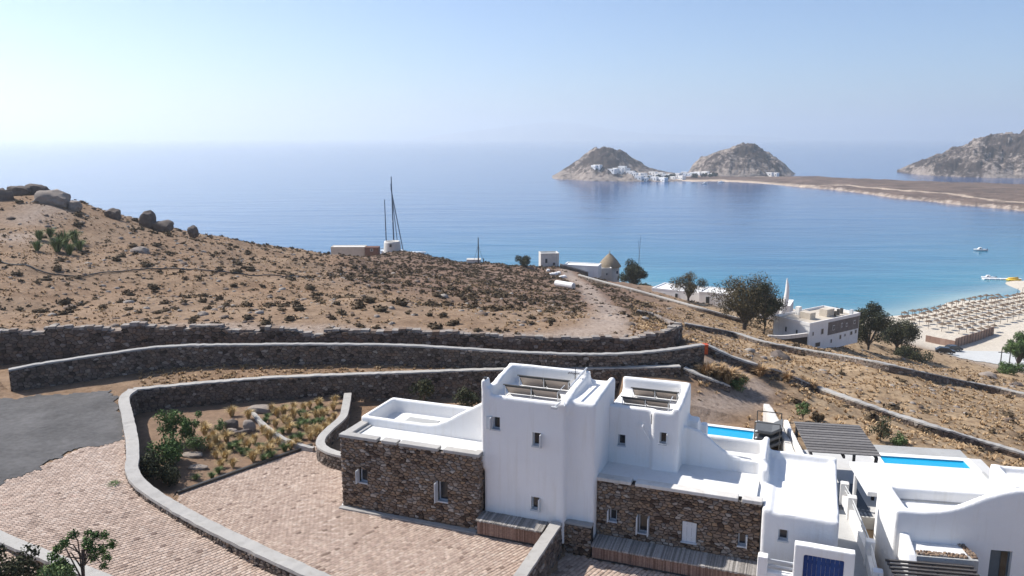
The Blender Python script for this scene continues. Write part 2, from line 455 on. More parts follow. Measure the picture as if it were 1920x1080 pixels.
attr(sm, 'shallow', np.exp(-ds / 105.0)); attr(sm, 'edge', np.exp(-ds / 7.0))
m, t, p = nodes('sea_water')
pos = wpos(t)
n0 = noise_tex(t, 0.006, 4, 0.6, pos)
mp = N(t, 'ShaderNodeMapping'); t.links.new(pos, mp.inputs[0]); mp.inputs['Scale'].default_value = (0.12, 0.5, 1); mp.inputs['Rotation'].default_value = (0, 0, R(-8))
n1 = noise_tex(t, 0.55, 4, 0.6, mp.outputs[0], 0.4)
mp2 = N(t, 'ShaderNodeMapping'); t.links.new(pos, mp2.inputs[0]); mp2.inputs['Scale'].default_value = (0.02, 0.075, 1); mp2.inputs['Rotation'].default_value = (0, 0, R(5))
n2 = noise_tex(t, 0.6, 3, 0.5, mp2.outputs[0], 0.5)
sh = t.nodes.new('ShaderNodeAttribute'); sh.attribute_name = 'shallow'
ed = t.nodes.new('ShaderNodeAttribute'); ed.attribute_name = 'edge'
base = ramp(t, [(0.0, (0.003, 0.058, 0.19)), (0.12, (0.003, 0.075, 0.20)), (0.4, (0.004, 0.112, 0.22)), (0.85, (0.012, 0.175, 0.255))], sh.outputs['Fac']).outputs[0]
base = mixc(t, base, (0.30, 0.40, 0.38), ed.outputs['Fac'])
patch = ramp(t, [(0.36, (0.72, 0.76, 0.82)), (0.56, (1.1, 1.08, 1.05))], n2.outputs[0]).outputs[0]
t.links.new(mixc(t, base, patch, 0.45, 'MULTIPLY'), p.inputs['Base Color'])
p.inputs['Roughness'].default_value = 0.13; p.inputs['IOR'].default_value = 1.33; p.inputs['Specular IOR Level'].default_value = 0.5
b2 = t.nodes.new('ShaderNodeBump'); b2.inputs['Strength'].default_value = 0.42; b2.inputs['Distance'].default_value = 1.2
t.links.new(n2.outputs[0], b2.inputs['Height'])
b1 = t.nodes.new('ShaderNodeBump'); b1.inputs['Strength'].default_value = 0.42; b1.inputs['Distance'].default_value = 0.25
t.links.new(n1.outputs[0], b1.inputs['Height']); t.links.new(b2.outputs[0], b1.inputs['Normal']); t.links.new(b1.outputs[0], p.inputs['Normal'])
sea = link('sea', sm, m); tag(sea, kind='structure')

# ---------------------------------------------------------------- islets, spit and headland across the bay
def rock_material(name, scrub, rock, sand=None):
    m, t, p = nodes(name)
    pos = wpos(t)
    n1 = noise_tex(t, 0.035, 8, 0.68, pos); n2 = noise_tex(t, 0.16, 6, 0.7, pos)
    a = t.nodes.new('ShaderNodeAttribute'); a.attribute_name = 'rock'
    add = t.nodes.new('ShaderNodeMath'); add.operation = 'ADD'; t.links.new(a.outputs['Fac'], add.inputs[0]); t.links.new(n2.outputs[0], add.inputs[1])
    mk = ramp(t, [(0.62, (0, 0, 0)), (0.80, (1, 1, 1))], add.outputs[0]).outputs[0]
    sc = ramp(t, [(0.35, tuple(c * 0.55 for c in scrub)), (0.65, tuple(c * 1.3 for c in scrub))], n1.outputs[0]).outputs[0]
    rc = ramp(t, [(0.35, tuple(c * 0.6 for c in rock)), (0.65, tuple(c * 1.2 for c in rock))], n2.outputs[0]).outputs[0]
    c = mixc(t, sc, rc, mk)
    if sand:
        b = t.nodes.new('ShaderNodeAttribute'); b.attribute_name = 'sand'
        c = mixc(t, c, sand, b.outputs['Fac'])
    t.links.new(c, p.inputs['Base Color']); p.inputs['Roughness'].default_value = 0.95; p.inputs['Specular IOR Level'].default_value = 0.1
    bump(t, p, n2.outputs[0], 1.0, 2.0)
    return m
def ridge_land(name, sil, base, Yc, half, seed, rough, mat, foot=False):
    """A hill whose skyline passes through sil at depth Yc; half = half its depth at each silhouette point."""
    xs = np.arange(sil[0][0], sil[-1][0] + 0.1, 1.4)
    top = np.interp(xs, [q[0] for q in sil], [q[1] for q in sil])
    k = np.ones(5) / 5; top = np.convolve(np.pad(top, 2, 'edge'), k, 'valid')
    hd = np.interp(xs, [q[0] for q in sil], half)
    yc = np.interp(xs, [q[0] for q in sil], Yc)
    ss = np.linspace(-1.25, 1.25, 80)
    P = []; rk = []
    for x, tp, hdd, y0 in zip(xs, top, hd, yc):
        T = atY(x, tp, y0)
        for s in ss:
            yy = y0 + s * hdd
            f = max(0.0, 1 - abs(s) ** 1.25) if foot and s < 0 else max(0.0, 1 - abs(s) ** 1.75)
            xw = T[0] * (yy / y0) if True else T[0]
            h = T[2] - SEA
            P.append((xw, yy, s, f, h))
    P = np.array(P); xw, yy, s, f, h = P.T
    nz = fbm(xw / 26 + seed, yy / 26, 5) * rough * 2.0 + np.abs(fbm(xw / 9 + seed, yy / 9, 4)) * rough * 1.0
    z = SEA + h * f + nz * smoothstep(0.0, 0.25, f) * np.clip(h / 22, 0.15, 1) - smoothstep(0.06, 0.0, f) * 4
    z = np.where(np.abs(s) < 0.04, np.maximum(z, SEA + h * f), z)
    idx = np.arange(len(xs) * len(ss)).reshape(len(xs), len(ss))
    Fq = np.stack([idx[:-1, :-1].ravel(), idx[1:, :-1].ravel(), idx[1:, 1:].ravel(), idx[:-1, 1:].ravel()], 1)
    me = fast_mesh(name, np.stack([xw, yy, z], 1), Fq)
    lo = 1 - smoothstep(2, 16, z - SEA)
    attr(me, 'rock', 0.17 * lo + 0.16 * (fbm(xw / 40, yy / 40, 3) > 0.03) + 0.12 * smoothstep(.7, 1, f))
    attr(me, 'sand', np.zeros(len(z)))
    o = link(name, me, mat, None, True); tag(o, kind='structure')
    return o
ROCK = rock_material('islet_rock', (0.058, 0.044, 0.038), (0.29, 0.24, 0.205), (0.50, 0.40, 0.29))
I1 = ridge_land('islet_hill', [(1030, 336), (1040, 328), (1055, 319), (1072, 308), (1088, 297), (1101, 289), (1110, 283), (1119, 279), (1129, 278), (1139, 279), (1149, 282), (1158, 286), (1168, 292), (1180, 301), (1200, 311), (1222, 319), (1248, 326), (1275, 330), (1290, 335)],
           None, [1150] * 3 + [1165] * 13 + [1150] * 3, [25, 60, 80, 100, 115, 125, 130, 132, 135, 138, 139, 140, 142, 144, 144, 142, 138, 128, 90], 7.7, 10.0, ROCK, True)
I2 = ridge_land('islet_hill', [(1290, 325), (1297, 312), (1312, 300), (1330, 290), (1350, 282), (1372, 277), (1392, 275), (1412, 277), (1432, 286), (1452, 296), (1470, 307), (1484, 320), (1494, 331)],
           None, [1235] * 13, [30, 60, 80, 95, 100, 104, 105, 104, 100, 92, 80, 60, 30], 9.0, 11.0, ROCK)
HEAD = ridge_land('headland_hill', [(1682, 319), (1695, 316), (1715, 309), (1740, 301), (1765, 292), (1790, 282), (1815, 272), (1840, 264), (1870, 257), (1900, 252), (1930, 249), (1980, 244), (2060, 240), (2160, 250)],
           None, [1330, 1320, 1310, 1305] + [1300] * 10, [20, 45, 80, 110, 135, 150, 165, 175, 185, 190, 195, 195, 190, 150], 5.0, 14.0, ROCK)
near = [(1262, 338), (1300, 341), (1345, 340), (1400, 342.5), (1450, 346), (1500, 351), (1560, 356), (1620, 363), (1680, 372), (1740, 378), (1800, 385), (1860, 390), (1920, 396), (2000, 405), (2150, 425)]
farr = [(1262, 332), (1300, 331), (1345, 331), (1400, 331), (1450, 332), (1500, 333), (1560, 336), (1620, 339), (1680, 341), (1740, 343), (1800, 345), (1860, 347), (1920, 349), (2000, 352), (2150, 356)]
xs = np.arange(1262, 2150, 2.0)
yn = np.interp(xs, [q[0] for q in near], [q[1] for q in near]) + 1.2 * np.array([float(fbm(np.array([x / 9.0]), np.array([.3]), 3)[0]) for x in xs])
yf = np.interp(xs, [q[0] for q in farr], [q[1] for q in farr])
A0 = np.array([atz(x, y, SEA) for x, y in zip(xs, yn)]); A1 = np.array([atz(x, y, SEA) for x, y in zip(xs, yf)])
ss = np.linspace(-0.06, 1.06, 60)
PX = A0[:, None, 0] + (A1 - A0)[:, None, 0] * ss; PY = A0[:, None, 1] + (A1 - A0)[:, None, 1] * ss
wid = np.linalg.norm(A1 - A0, axis=1)[:, None]
edge = np.minimum(ss, 1 - ss)[None] * wid
bank = smoothstep(1440, 1520, xs)[:, None]
PZ = SEA - 1.2 + np.clip(edge, -5, 3) * 0.5 + smoothstep(0, 14, edge) * (0.9 + 1.9 * bank) + smoothstep(20, 90, edge) * (1.0 + 1.4 * bank) + fbm(PX / 18, PY / 18, 4) * (0.8 + 2.0 * bank) * smoothstep(-1, 10, edge)
me = fast_mesh('spit', np.stack([PX.ravel(), PY.ravel(), PZ.ravel()], 1), (lambda k: np.stack([k[:-1, :-1].ravel(), k[1:, :-1].ravel(), k[1:, 1:].ravel(), k[:-1, 1:].ravel()], 1))(np.arange(PX.size).reshape(PX.shape)))
road = [atz(x, y, SEA + 7) for x, y in [(1500, 339), (1590, 342), (1640, 347), (1720, 354), (1800, 360), (1860, 368), (1920, 372), (2100, 380)]]
dr = pdist(PX.ravel(), PY.ravel(), road).reshape(PX.shape)
sandm = np.clip((1 - smoothstep(16, 30, edge)) * (1 - smoothstep(1400, 1520, xs))[:, None] * 0.9 + (1 - smoothstep(2, 7, edge)) * 0.35 + (1 - smoothstep(1.5, 4, dr)) * 0.9, 0, 1)
attr(me, 'sand', sandm.ravel()); attr(me, 'rock', (0.25 * (1 - smoothstep(4, 18, edge)) + 0 * PX).ravel())
SPITM = rock_material('spit_soil', (0.15, 0.105, 0.082), (0.36, 0.29, 0.24), (0.52, 0.41, 0.31))
spit = link('spit_land', me, SPITM, None, True); tag(spit, kind='structure')
FARM = plain('far_rock', (0.20, 0.17, 0.15), 0.95, 0.2, 0.002)
ridge_land('far_island_hill', [(a_, 258 - (258 - b_) * .65) for a_, b_ in [(790, 262), (830, 250), (870, 243), (910, 236), (945, 229), (980, 221), (1010, 217), (1045, 214), (1075, 216), (1100, 222), (1150, 236), (1200, 246), (1290, 252), (1400, 254), (1480, 262)]],
           None, [18000] * 15, [400, 700, 900, 1000, 1100, 1200, 1250, 1250, 1250, 1250, 1100, 900, 800, 600, 300], 2.0, 30, FARM)

# ---------------------------------------------------------------- haze over the sea
hb = MB().box(-46000, 46000, -46000, 46000, -80, 385)
m = bpy.data.materials.new('haze'); m.use_nodes = True; t = m.node_tree; t.nodes.clear()
vol = t.nodes.new('ShaderNodeVolumePrincipled'); vol.inputs['Color'].default_value = (0.92, 0.975, 0.99, 1)
HAZE_D = 0.00018
vol.inputs['Density'].default_value = HAZE_D; vol.inputs['Anisotropy'].default_value = 0.45
out = t.nodes.new('ShaderNodeOutputMaterial'); t.links.new(vol.outputs[0], out.inputs['Volume'])
hz_o = hb.build('haze', m); tag(hz_o, 'pale sea haze that fades the far water and islands', kind='stuff')

# ================================================================ materials of the built things
def plaster_mat(name, col, streak=0.10):
    m, t, p = nodes(name)
    pos = wpos(t)
    n1 = noise_tex(t, 0.8, 6, 0.6, pos)
    mp = N(t, 'ShaderNodeMapping'); t.links.new(pos, mp.inputs[0]); mp.inputs['Scale'].default_value = (3.2, 3.2, 0.28)
    n2 = noise_tex(t, 1.0, 5, 0.65, mp.outputs[0])
    n3 = noise_tex(t, 9.0, 5, 0.6, pos)
    lo = tuple(c * (1 - streak) for c in col)
    c = mixc(t, ramp(t, [(0.35, lo), (0.6, col)], n1.outputs[0]).outputs[0], ramp(t, [(0.30, tuple(a * b for a, b in zip(lo, (0.93, 0.90, 0.85)))), (0.48, col)], n2.outputs[0]).outputs[0], 0.5)
    t.links.new(c, p.inputs['Base Color']); p.inputs['Roughness'].default_value = 0.88; p.inputs['Specular IOR Level'].default_value = 0.2
    bump(t, p, n3.outputs[0], 0.5, 0.03)
    return m
PLASTER = plaster_mat('white_plaster', (0.83, 0.815, 0.79), 0.05)
ROOFW = plaster_mat('roof_screed', (0.72, 0.715, 0.70), 0.08)
COPING = plaster_mat('coping_plaster', (0.36, 0.345, 0.325), 0.25)
WCOPING = plaster_mat('white_coping', (0.42, 0.40, 0.37), 0.25)
OLDWHITE = plaster_mat('old_whitewash', (0.66, 0.63, 0.58), 0.30)
GREYPL = plaster_mat('grey_render', (0.40, 0.40, 0.39), 0.2)
STONE = toned('house_stone', [(0.0, (0.08, 0.052, 0.038)), (0.2, (0.16, 0.11, 0.078)), (0.4, (0.235, 0.175, 0.135)), (0.58, (0.30, 0.20, 0.125)), (0.75, (0.23, 0.195, 0.17)), (0.9, (0.36, 0.30, 0.25)), (1.0, (0.42, 0.37, 0.32))], 0.9, 9.0, 0.6)
FSTONE = toned('field_stone', [(0.0, (0.055, 0.044, 0.038)), (0.25, (0.115, 0.093, 0.079)), (0.5, (0.18, 0.15, 0.13)), (0.72, (0.19, 0.135, 0.10)), (0.9, (0.29, 0.255, 0.23)), (1.0, (0.33, 0.30, 0.27))], 0.95, 7.0, 0.7)
MORTAR = plain('wall_mortar', (0.035, 0.028, 0.023), 0.95, 0.3, 4.0)
GLASS = plain('window_glass', (0.02, 0.024, 0.03), 0.08, 0.1, 1.0, 0, 0, 0.6)
WFRAME = plain('window_frame_paint', (0.50, 0.53, 0.56), 0.5, 0.06, 4)
SHUT = plain('shutter_paint', (0.62, 0.63, 0.63), 0.55, 0.08, 5)
REED = toned('reed', [(0, (0.17, 0.105, 0.08)), (0.5, (0.27, 0.175, 0.135)), (1, (0.36, 0.25, 0.20))], 0.85, 14, 0.3)
REEDTOP = toned('weathered_reed', [(0, (0.20, 0.19, 0.18)), (0.5, (0.32, 0.30, 0.28)), (1, (0.44, 0.42, 0.40))], 0.9, 14, 0.3)
METALD = plain('dark_metal', (0.06, 0.058, 0.055), 0.5, 0.2, 6, 0.3)
METALW = plain('galvanised_metal', (0.60, 0.61, 0.61), 0.42, 0.1, 6, 0.3)
PANELB = plain('panel_backing', (0.36, 0.30, 0.25), 0.6, 0.12, 3)
WOODD = plain('dark_wood', (0.055, 0.05, 0.05), 0.75, 0.3, 6)
WOODG = toned('grey_wood', [(0, (0.085, 0.08, 0.08)), (1, (0.20, 0.19, 0.185))], 0.8, 10, 0.3)
WOODB = toned('brown_wood', [(0, (0.10, 0.045, 0.025)), (1, (0.20, 0.10, 0.06))], 0.7, 10, 0.3)
BLUE = toned('blue_door_paint', [(0, (0.010, 0.045, 0.19)), (1, (0.02, 0.075, 0.27))], 0.5, 10, 0.2)

# ================================================================ stonework
def clip(poly, nx_, ny_, c):
    """Keep the side where nx*s + ny*t <= c."""
    out = []
    for i in range(len(poly)):
        p = poly[i]; q = poly[(i + 1) % len(poly)]
        a = nx_ * p[0] + ny_ * p[1] - c; b = nx_ * q[0] + ny_ * q[1] - c
        if a <= 0: out.append(p)
        if (a < 0 < b) or (b < 0 < a):
            f = a / (a - b); out.append((p[0] + (q[0] - p[0]) * f, p[1] + (q[1] - p[1]) * f))
    return out
def stone_cells(L, H, sw, sh, seed, holes=(), top=None, bot=None, gap=0.012):
    """Rubble pattern on a strip: cells of a jittered, staggered lattice, cut to the strip and round the openings."""
    rs = random.Random(seed); asp = sh / sw
    nc = max(1, int(round(L / sw))); nr = max(1, int(round(H / sh)))
    dx = L / nc; dy = H / nr; st = {}
    for j in range(-1, nr + 1):
        for i in range(-1, nc + 1):
            if rs.random() < 0.10 and 0 < i < nc - 1: continue
            st[(i, j)] = ((i + 0.5 + 0.5 * (j % 2) - 0.25 + rs.uniform(-.33, .33)) * dx, (j + 0.5 + rs.uniform(-.36, .36)) * dy)
    cells = []
    for (i, j), (s, t) in st.items():
        if not (-0.3 * dx < s < L + 0.3 * dx and -0.3 * dy < t < H + 0.3 * dy): continue
        tp = top(min(max(s, 0), L)) if top else H
        bt = bot(min(max(s, 0), L)) if bot else 0.0
        if t > tp + 0.2 * dy or t < bt - 0.3 * dy: continue
        poly = [(s - 1.6 * dx, t - 1.6 * dy), (s + 1.6 * dx, t - 1.6 * dy), (s + 1.6 * dx, t + 1.6 * dy), (s - 1.6 * dx, t + 1.6 * dy)]
        for b in range(-2, 3):
            for a in range(-2, 3):
                q = st.get((i + a, j + b))
                if q is None or (a == 0 and b == 0): continue
                ddx = (q[0] - s) * asp * asp; ddy = (q[1] - t)
                poly = clip(poly, ddx, ddy, ddx * (s + q[0]) / 2 + ddy * (t + q[1]) / 2)
                if len(poly) < 3: break
            if len(poly) < 3: break
        for a, b, c in ((-1, 0, 0), (1, 0, L), (0, 1, tp), (0, -1, -bt)):
            if len(poly) >= 3: poly = clip(poly, a, b, c)
        for h in holes:
            if len(poly) < 3: break
            u0, u1, z0, z1 = h
            ps = [p[0] for p in poly]; pt = [p[1] for p in poly]
            if max(ps) > u0 and min(ps) < u1 and max(pt) > z0 and min(pt) < z1:
                c = (sum(ps) / len(ps), sum(pt) / len(pt))
                d = {(1, 0, u0): u0 - c[0], (-1, 0, -u1): c[0] - u1, (0, 1, z0): z0 - c[1], (0, -1, -z1): c[1] - z1}
                k = max(d, key=d.get); poly = clip(poly, *k)
        if len(poly) < 3: continue
        A = 0.5 * abs(sum(poly[k][0] * poly[(k + 1) % len(poly)][1] - poly[(k + 1) % len(poly)][0] * poly[k][1] for k in range(len(poly))))
        if A < 0.12 * dx * dy: continue
        cx = sum(p[0] for p in poly) / len(poly); cy = sum(p[1] for p in poly) / len(poly)
        k = max(0.5, 1 - gap / math.sqrt(A) * 2)
        cells.append((A, [((p[0] - cx) * k + cx, (p[1] - cy) * k + cy) for p in poly]))
    cells.sort(key=lambda c: -c[0])
    return cells
def lay_stones(parent, cells, place, mat, seed, single=300, depth=0.05, name='stone', stuffname='small_stones', share=None):
    """place(s,t,d) -> point in frame coordinates. The largest stones become parts, the rest one joined part."""
    rs = random.Random(seed); base = BASE.get(parent.name, np.zeros(3))
    rest = MB()
    for k, (A, poly) in enumerate(cells):
        n = len(poly); cx = sum(p[0] for p in poly) / n; cy = sum(p[1] for p in poly) / n
        d = depth * rs.uniform(0.55, 1.25); tlt = rs.uniform(-.25, .25) * d; tl2 = rs.uniform(-.25, .25) * d
        tone = min(1, max(0, rs.gauss(0.48, 0.27 if mat is STONE else 0.23)))
        ins = rs.uniform(0.68, 0.82); rad = math.sqrt(A)
        vs = [place(p[0], p[1], -0.05) for p in poly]
        vs += [place(cx + (p[0] - cx) * 0.985, cy + (p[1] - cy) * 0.985, d * 0.55) for p in poly]
        vs += [place(cx + (p[0] - cx) * ins, cy + (p[1] - cy) * ins, d + tlt * (p[0] - cx) / rad + tl2 * (p[1] - cy) / rad) for p in poly]
        fs = []
        for b in (0, n):
            fs += [(b + i, b + (i + 1) % n, b + n + (i + 1) % n, b + n + i) for i in range(n)]
        fs.append(tuple(range(2 * n, 3 * n)))
        if k < single:
            me = bpy.data.meshes.new(name)
            me.from_pydata([tuple(np.asarray(v) - base) for v in vs], [], fs); me.update()
            attr(me, 'tone', [tone] * len(vs)); link(name, me, mat, parent)
        else:
            rest.tone = tone; rest.add(vs, fs)
    if rest.v:
        o = rest.build(stuffname, mat, parent, tone=True); tag(o, kind='stuff')
def resample(pts, step):
    """Catmull-Rom through pts, evenly spaced."""
    P = np.array(pts, float); Q = np.vstack([2 * P[0] - P[1], P, 2 * P[-1] - P[-2]]); out = []
    for i in range(1, len(Q) - 2):
        for tt in np.linspace(0, 1, 24, endpoint=False):
            a, b, c, d = Q[i - 1:i + 3]
            out.append(0.5 * (2 * b + (c - a) * tt + (2 * a - 5 * b + 4 * c - d) * tt ** 2 + (3 * b - a - 3 * c + d) * tt ** 3))
    out.append(P[-1]); out = np.array(out)
    s = np.concatenate([[0], np.cumsum(np.hypot(*np.diff(out[:, :2], axis=0).T))])
    n = max(2, int(s[-1] / step)); q = np.linspace(0, s[-1], n + 1)
    return np.stack([np.interp(q, s, out[:, k]) for k in range(out.shape[1])], 1), q
class WallLine:
    def __init__(s, pts, thick, step=0.3, base=None):
        s.P, s.q = resample(pts, step); s.L = s.q[-1]; s.th = thick
        T = np.gradient(s.P[:, :2], axis=0); T /= np.linalg.norm(T, axis=1)[:, None]
        s.Nrm = np.stack([T[:, 1], -T[:, 0]], 1)       # to the right of the walking direction
        s.lo = np.minimum(height(*(s.P[:, :2] + s.Nrm * thick * 0.9).T), height(*(s.P[:, :2] - s.Nrm * thick * 0.9).T)) - 0.15 if base is None else np.full(len(s.P), base)
    def at(s, q, side, z, off):
        x = np.interp(q, s.q, s.P[:, 0]); y = np.interp(q, s.q, s.P[:, 1])
        nx_ = np.interp(q, s.q, s.Nrm[:, 0]); ny_ = np.interp(q, s.q, s.Nrm[:, 1])
        k = side * (s.th / 2 + off)
        return (x + nx_ * k, y + ny_ * k, z)
    def strip(s, mb, lo, hi, half, rag=0.0, seed=0):
        """A bar along the line between heights lo and hi (arrays) and half its width."""
        rs = random.Random(seed); n = len(s.P); vs = []; fs = []
        for i in range(n):
            a = half + rs.uniform(-rag, rag); b = half + rs.uniform(-rag, rag); dz = rs.uniform(-rag, rag) * 0.6
            p = s.P[i]; nn = s.Nrm[i]
            vs += [(p[0] + nn[0] * a, p[1] + nn[1] * a, lo[i]), (p[0] + nn[0] * a * 0.97, p[1] + nn[1] * a * 0.97, hi[i] + dz), (p[0] - nn[0] * b * 0.97, p[1] - nn[1] * b * 0.97, hi[i] + dz), (p[0] - nn[0] * b, p[1] - nn[1] * b, lo[i])]
        for i in range(n - 1):
            for k in range(4): fs.append((i * 4 + k, (i + 1) * 4 + k, (i + 1) * 4 + (k + 1) % 4, i * 4 + (k + 1) % 4))
        fs += [(3, 2, 1, 0), tuple((n - 1) * 4 + k for k in range(4))]
        return mb.add(vs, fs)
def stone_wall(name, label, pts, thick, sides, sw, sh, seed, coping=0.12, cop_mat=None, over=0.03, single=150, depth=0.06, drop=None, mat=None, base=None, cat='wall', group=None, rag=0.012):
    wl = WallLine(pts, thick, 0.3, base)
    top = wl.P[:, 2].copy()
    if drop is not None: top = top - drop(wl.q)
    b0 = (float(wl.P[0, 0]), float(wl.P[0, 1]), float(wl.lo[0]))
    th = thing(name, label, cat, W0, b0, group)
    hi = top - (coping if coping else 0.05)
    wl.strip(MB(), wl.lo, hi, thick / 2)
    wl.strip(core := MB(), wl.lo, hi, thick / 2 - 0.005)
    core.build('wall_core', MORTAR, th)
    lo_f = lambda s: float(np.interp(s, wl.q, wl.lo)) + 0.0
    hmin = float(wl.lo.min()); H = float(hi.max() - hmin)
    for k, sd in enumerate(sides):
        cells = stone_cells(wl.L, H, sw, sh, seed + k * 101, (), lambda s: float(np.interp(s, wl.q, hi)) - hmin, lambda s: lo_f(s) - hmin)
        if sd > 0: plc = lambda s, t, d, sd=sd: wl.at(s, sd, hmin + t, d)
        else: plc = lambda s, t, d, sd=sd: wl.at(s, sd, hmin + t, d)
        lay_stones(th, cells, plc, mat or FSTONE, seed + k, single if k == 0 else 0, depth)
    if coping:
        cm = MB(); wl.strip(cm, hi - 0.01, top, thick / 2 + over, rag, seed)
        cm.build('coping', cop_mat or COPING, th, bevel=0)
    else:                                   # dry wall: a course of odd flat stones along the top
        rs = random.Random(seed); s = 0.0; tm = MB()
        while s < wl.L - 0.2:
            l = rs.uniform(0.25, 0.7); z = float(np.interp(s + l / 2, wl.q, hi)); hh = rs.uniform(0.06, 0.22); tm.tone = min(1, max(0, rs.gauss(.88, .12)))
            a = rs.uniform(-.05, .1); e = min(s + l * 0.96, wl.L)
            vs = []
            for zz, kk in ((z - 0.06, a), (z + hh, a - rs.uniform(0, .08))):
                vs += [wl.at(s, 1, zz, kk), wl.at(e, 1, zz + rs.uniform(-.03, .03), kk), wl.at(e, -1, zz, kk), wl.at(s, -1, zz + rs.uniform(-.03, .03), kk)]
            tm.add(vs, [(0, 3, 2, 1), (4, 5, 6, 7), (0, 1, 5, 4), (1, 2, 6, 5), (2, 3, 7, 6), (3, 0, 4, 7)]); s += l
        tm.build('top_course_stones', mat or FSTONE, th, tone=True)['kind'] = 'stuff'
    return th

# ---------------------------------------------------------------- the garden walls of the villas and the field walls on the hill
stone_wall('retaining_wall', 'long stone retaining wall with pale coping behind the planted garden', W3_PTS, 0.5, (1, -1), 0.27, 0.17, 11, 0.07, WCOPING, 0.0, 260, 0.06, rag=.03)
stone_wall('driveway_wall', 'curving low stone wall with broad white coping between driveway and courtyard', WC_PTS, 0.5, (1, -1), 0.22, 0.14, 23, 0.13, WCOPING, 0.06, 200, 0.06, rag=.02)
stone_wall('lane_wall', 'stone wall with grey coping above the grassy lane, ending at an orange box', W2_PTS, 0.45, (1, -1), 0.30, 0.19, 37, 0.09, COPING, 0.01, 260, 0.06, rag=.03)
_rs1 = random.Random(5); _steps = [(_rs1.uniform(0, 90), _rs1.uniform(0.0, 0.35)) for _ in range(16)]
def w1drop(q):
    r = np.zeros_like(q)
    for s0, d in _steps: r = np.maximum(r, d * np.exp(-np.abs(q - s0) / 1.5))
    return r + 0.35 * ((q % 5.3) / 5.3 - 0.5) * (q < 26) + 0.14 * np.sin(q * 1.7) * np.sin(q * .43)
stone_wall('field_wall', 'dark dry stone wall with a stepped uneven top at the foot of the hill', W1_PTS, 0.6, (1,), 0.38, 0.25, 41, 0, None, 0, 260, 0.09, w1drop)
gp = lambda rows, up: [tuple(np.array(ground_px(x, y)) + np.array([0, 0, up])) for x, y in rows]
stone_wall('low_field_wall', 'long low stone wall with pale mortar top running down past the black pergola', gp([(1325, 660), (1380, 685), (1450, 706), (1520, 733), (1600, 762), (1680, 790), (1760, 815), (1840, 840), (1935, 868)], 0.62), 0.5, (1,), 0.30, 0.2, 51, 0.12, WCOPING, 0.05, 60, 0.05, rag=0.05)
stone_wall('boundary_wall', 'low dark stone wall with pale top passing below the white seaside house', gp([(1284, 616), (1330, 624), (1380, 634), (1430, 650), (1500, 664), (1570, 676), (1640, 690), (1720, 708), (1800, 724), (1870, 738), (1940, 754)], 0.8), 0.45, (1,), 0.42, 0.28, 61, 0.12, COPING, 0.05, 0, 0.06, rag=0.05)
stone_wall('whitewashed_wall', 'thin whitewashed wall running down the slope from the windmill', gp([(1085, 520), (1130, 533), (1180, 546), (1240, 563), (1300, 580), (1350, 594), (1402, 608)], 0.8), 0.4, (1,), 0.5, 0.33, 71, 0.25, WCOPING, 0.06, 0, 0.05, mat=FSTONE)
stone_wall('rubble_wall', 'short low rubble wall beside tall dry grass behind the villa', gp([(1283, 700), (1310, 712), (1340, 724), (1366, 733)], 0.45), 0.4, (1,), 0.26, 0.18, 81, 0.1, WCOPING, 0.03, 40, 0.05, rag=0.04)
stone_wall('terrace_wall', 'crumbling dry stone terrace wall on the dry slope above the field wall corner', gp([(1196, 590), (1225, 596), (1250, 608), (1262, 618)], 0.55), 0.5, (1,), 0.4, 0.28, 83, 0, None, 0, 0, 0.08)
CURVE = [(x, y, 0.85) for x, y in [(-10.9, 50.9), (-10.55, 48.6), (-10.3, 46.3), (-10.65, 44.2), (-10.75, 42.6), (-10.3, 41.4), (-9.2, 40.5), (-7.9, 40.1)]]
stone_wall('garden_wall', 'low curling stone wall with white coping between garden and villa corner', CURVE, 0.4, (1, -1), 0.26, 0.17, 91, 0.11, WCOPING, 0.05, 60, 0.05, base=-0.05)
pr = [tuple(FA.g(u, v, z)) for u, v, z in [(10.70, 0.35, 0.95), (10.70, -1.2, 0.95), (10.7, -3, 0.95), (10.7, -5, 0.95), (10.7, -8, 0.95)]]
stone_wall('parapet_wall', 'straight stone parapet with pale coping between the two paved courts', pr, 0.42, (-1, 1), 0.27, 0.17, 95, 0.10, WCOPING, 0.05, 60, 0.05, base=Z_B - 0.1)

# ================================================================ the villas
def finish(o_tmp):
    dg = bpy.context.evaluated_depsgraph_get()
    me = bpy.data.meshes.new_from_object(o_tmp.evaluated_get(dg))
    return me
def plaster_body(name, mb, parent, mat, voxel=0.07, iters=8, cuts=(), wob=0.02):
    """Overlapping boxes fused and worn round like lime plaster, then cut by the openings."""
    me = mb.mesh(name, parent)
    tmp = link('tmp', me)
    r = tmp.modifiers.new('r', 'REMESH'); r.mode = 'VOXEL'; r.voxel_size = voxel
    s = tmp.modifiers.new('s', 'SMOOTH'); s.factor = 0.5; s.iterations = iters
    me2 = finish(tmp)
    bpy.data.objects.remove(tmp)
    n = len(me2.vertices); co = np.empty(n * 3, np.float32); me2.vertices.foreach_get('co', co); co = co.reshape(-1, 3)
    wv = fbm(co[:, 0] * 0.8 + co[:, 2] * 0.6, co[:, 1] * 0.8 + co[:, 2] * 0.3, 3) * wob * 2
    co += (np.stack([wv, np.roll(wv, 7), wv * 0.6], 1)).astype(np.float32)
    me2.vertices.foreach_set('co', co.ravel()); me2.update()
    if cuts:
        tmp = link('tmp', me2)
        cb = MB()
        for c in cuts: cb.box(*c)
        cut = cb.build('cut', None, parent)
        cut.parent = None
        b = tmp.modifiers.new('b', 'BOOLEAN'); b.operation = 'DIFFERENCE'; b.object = cut; b.solver = 'EXACT'
        me2 = finish(tmp)
        bpy.data.objects.remove(tmp); bpy.data.objects.remove(cut)
    me2.materials.clear()
    me2.name = name
    o = link(name, me2, mat, parent, True)
    me2.set_sharp_from_angle(angle=R(38))
    return o
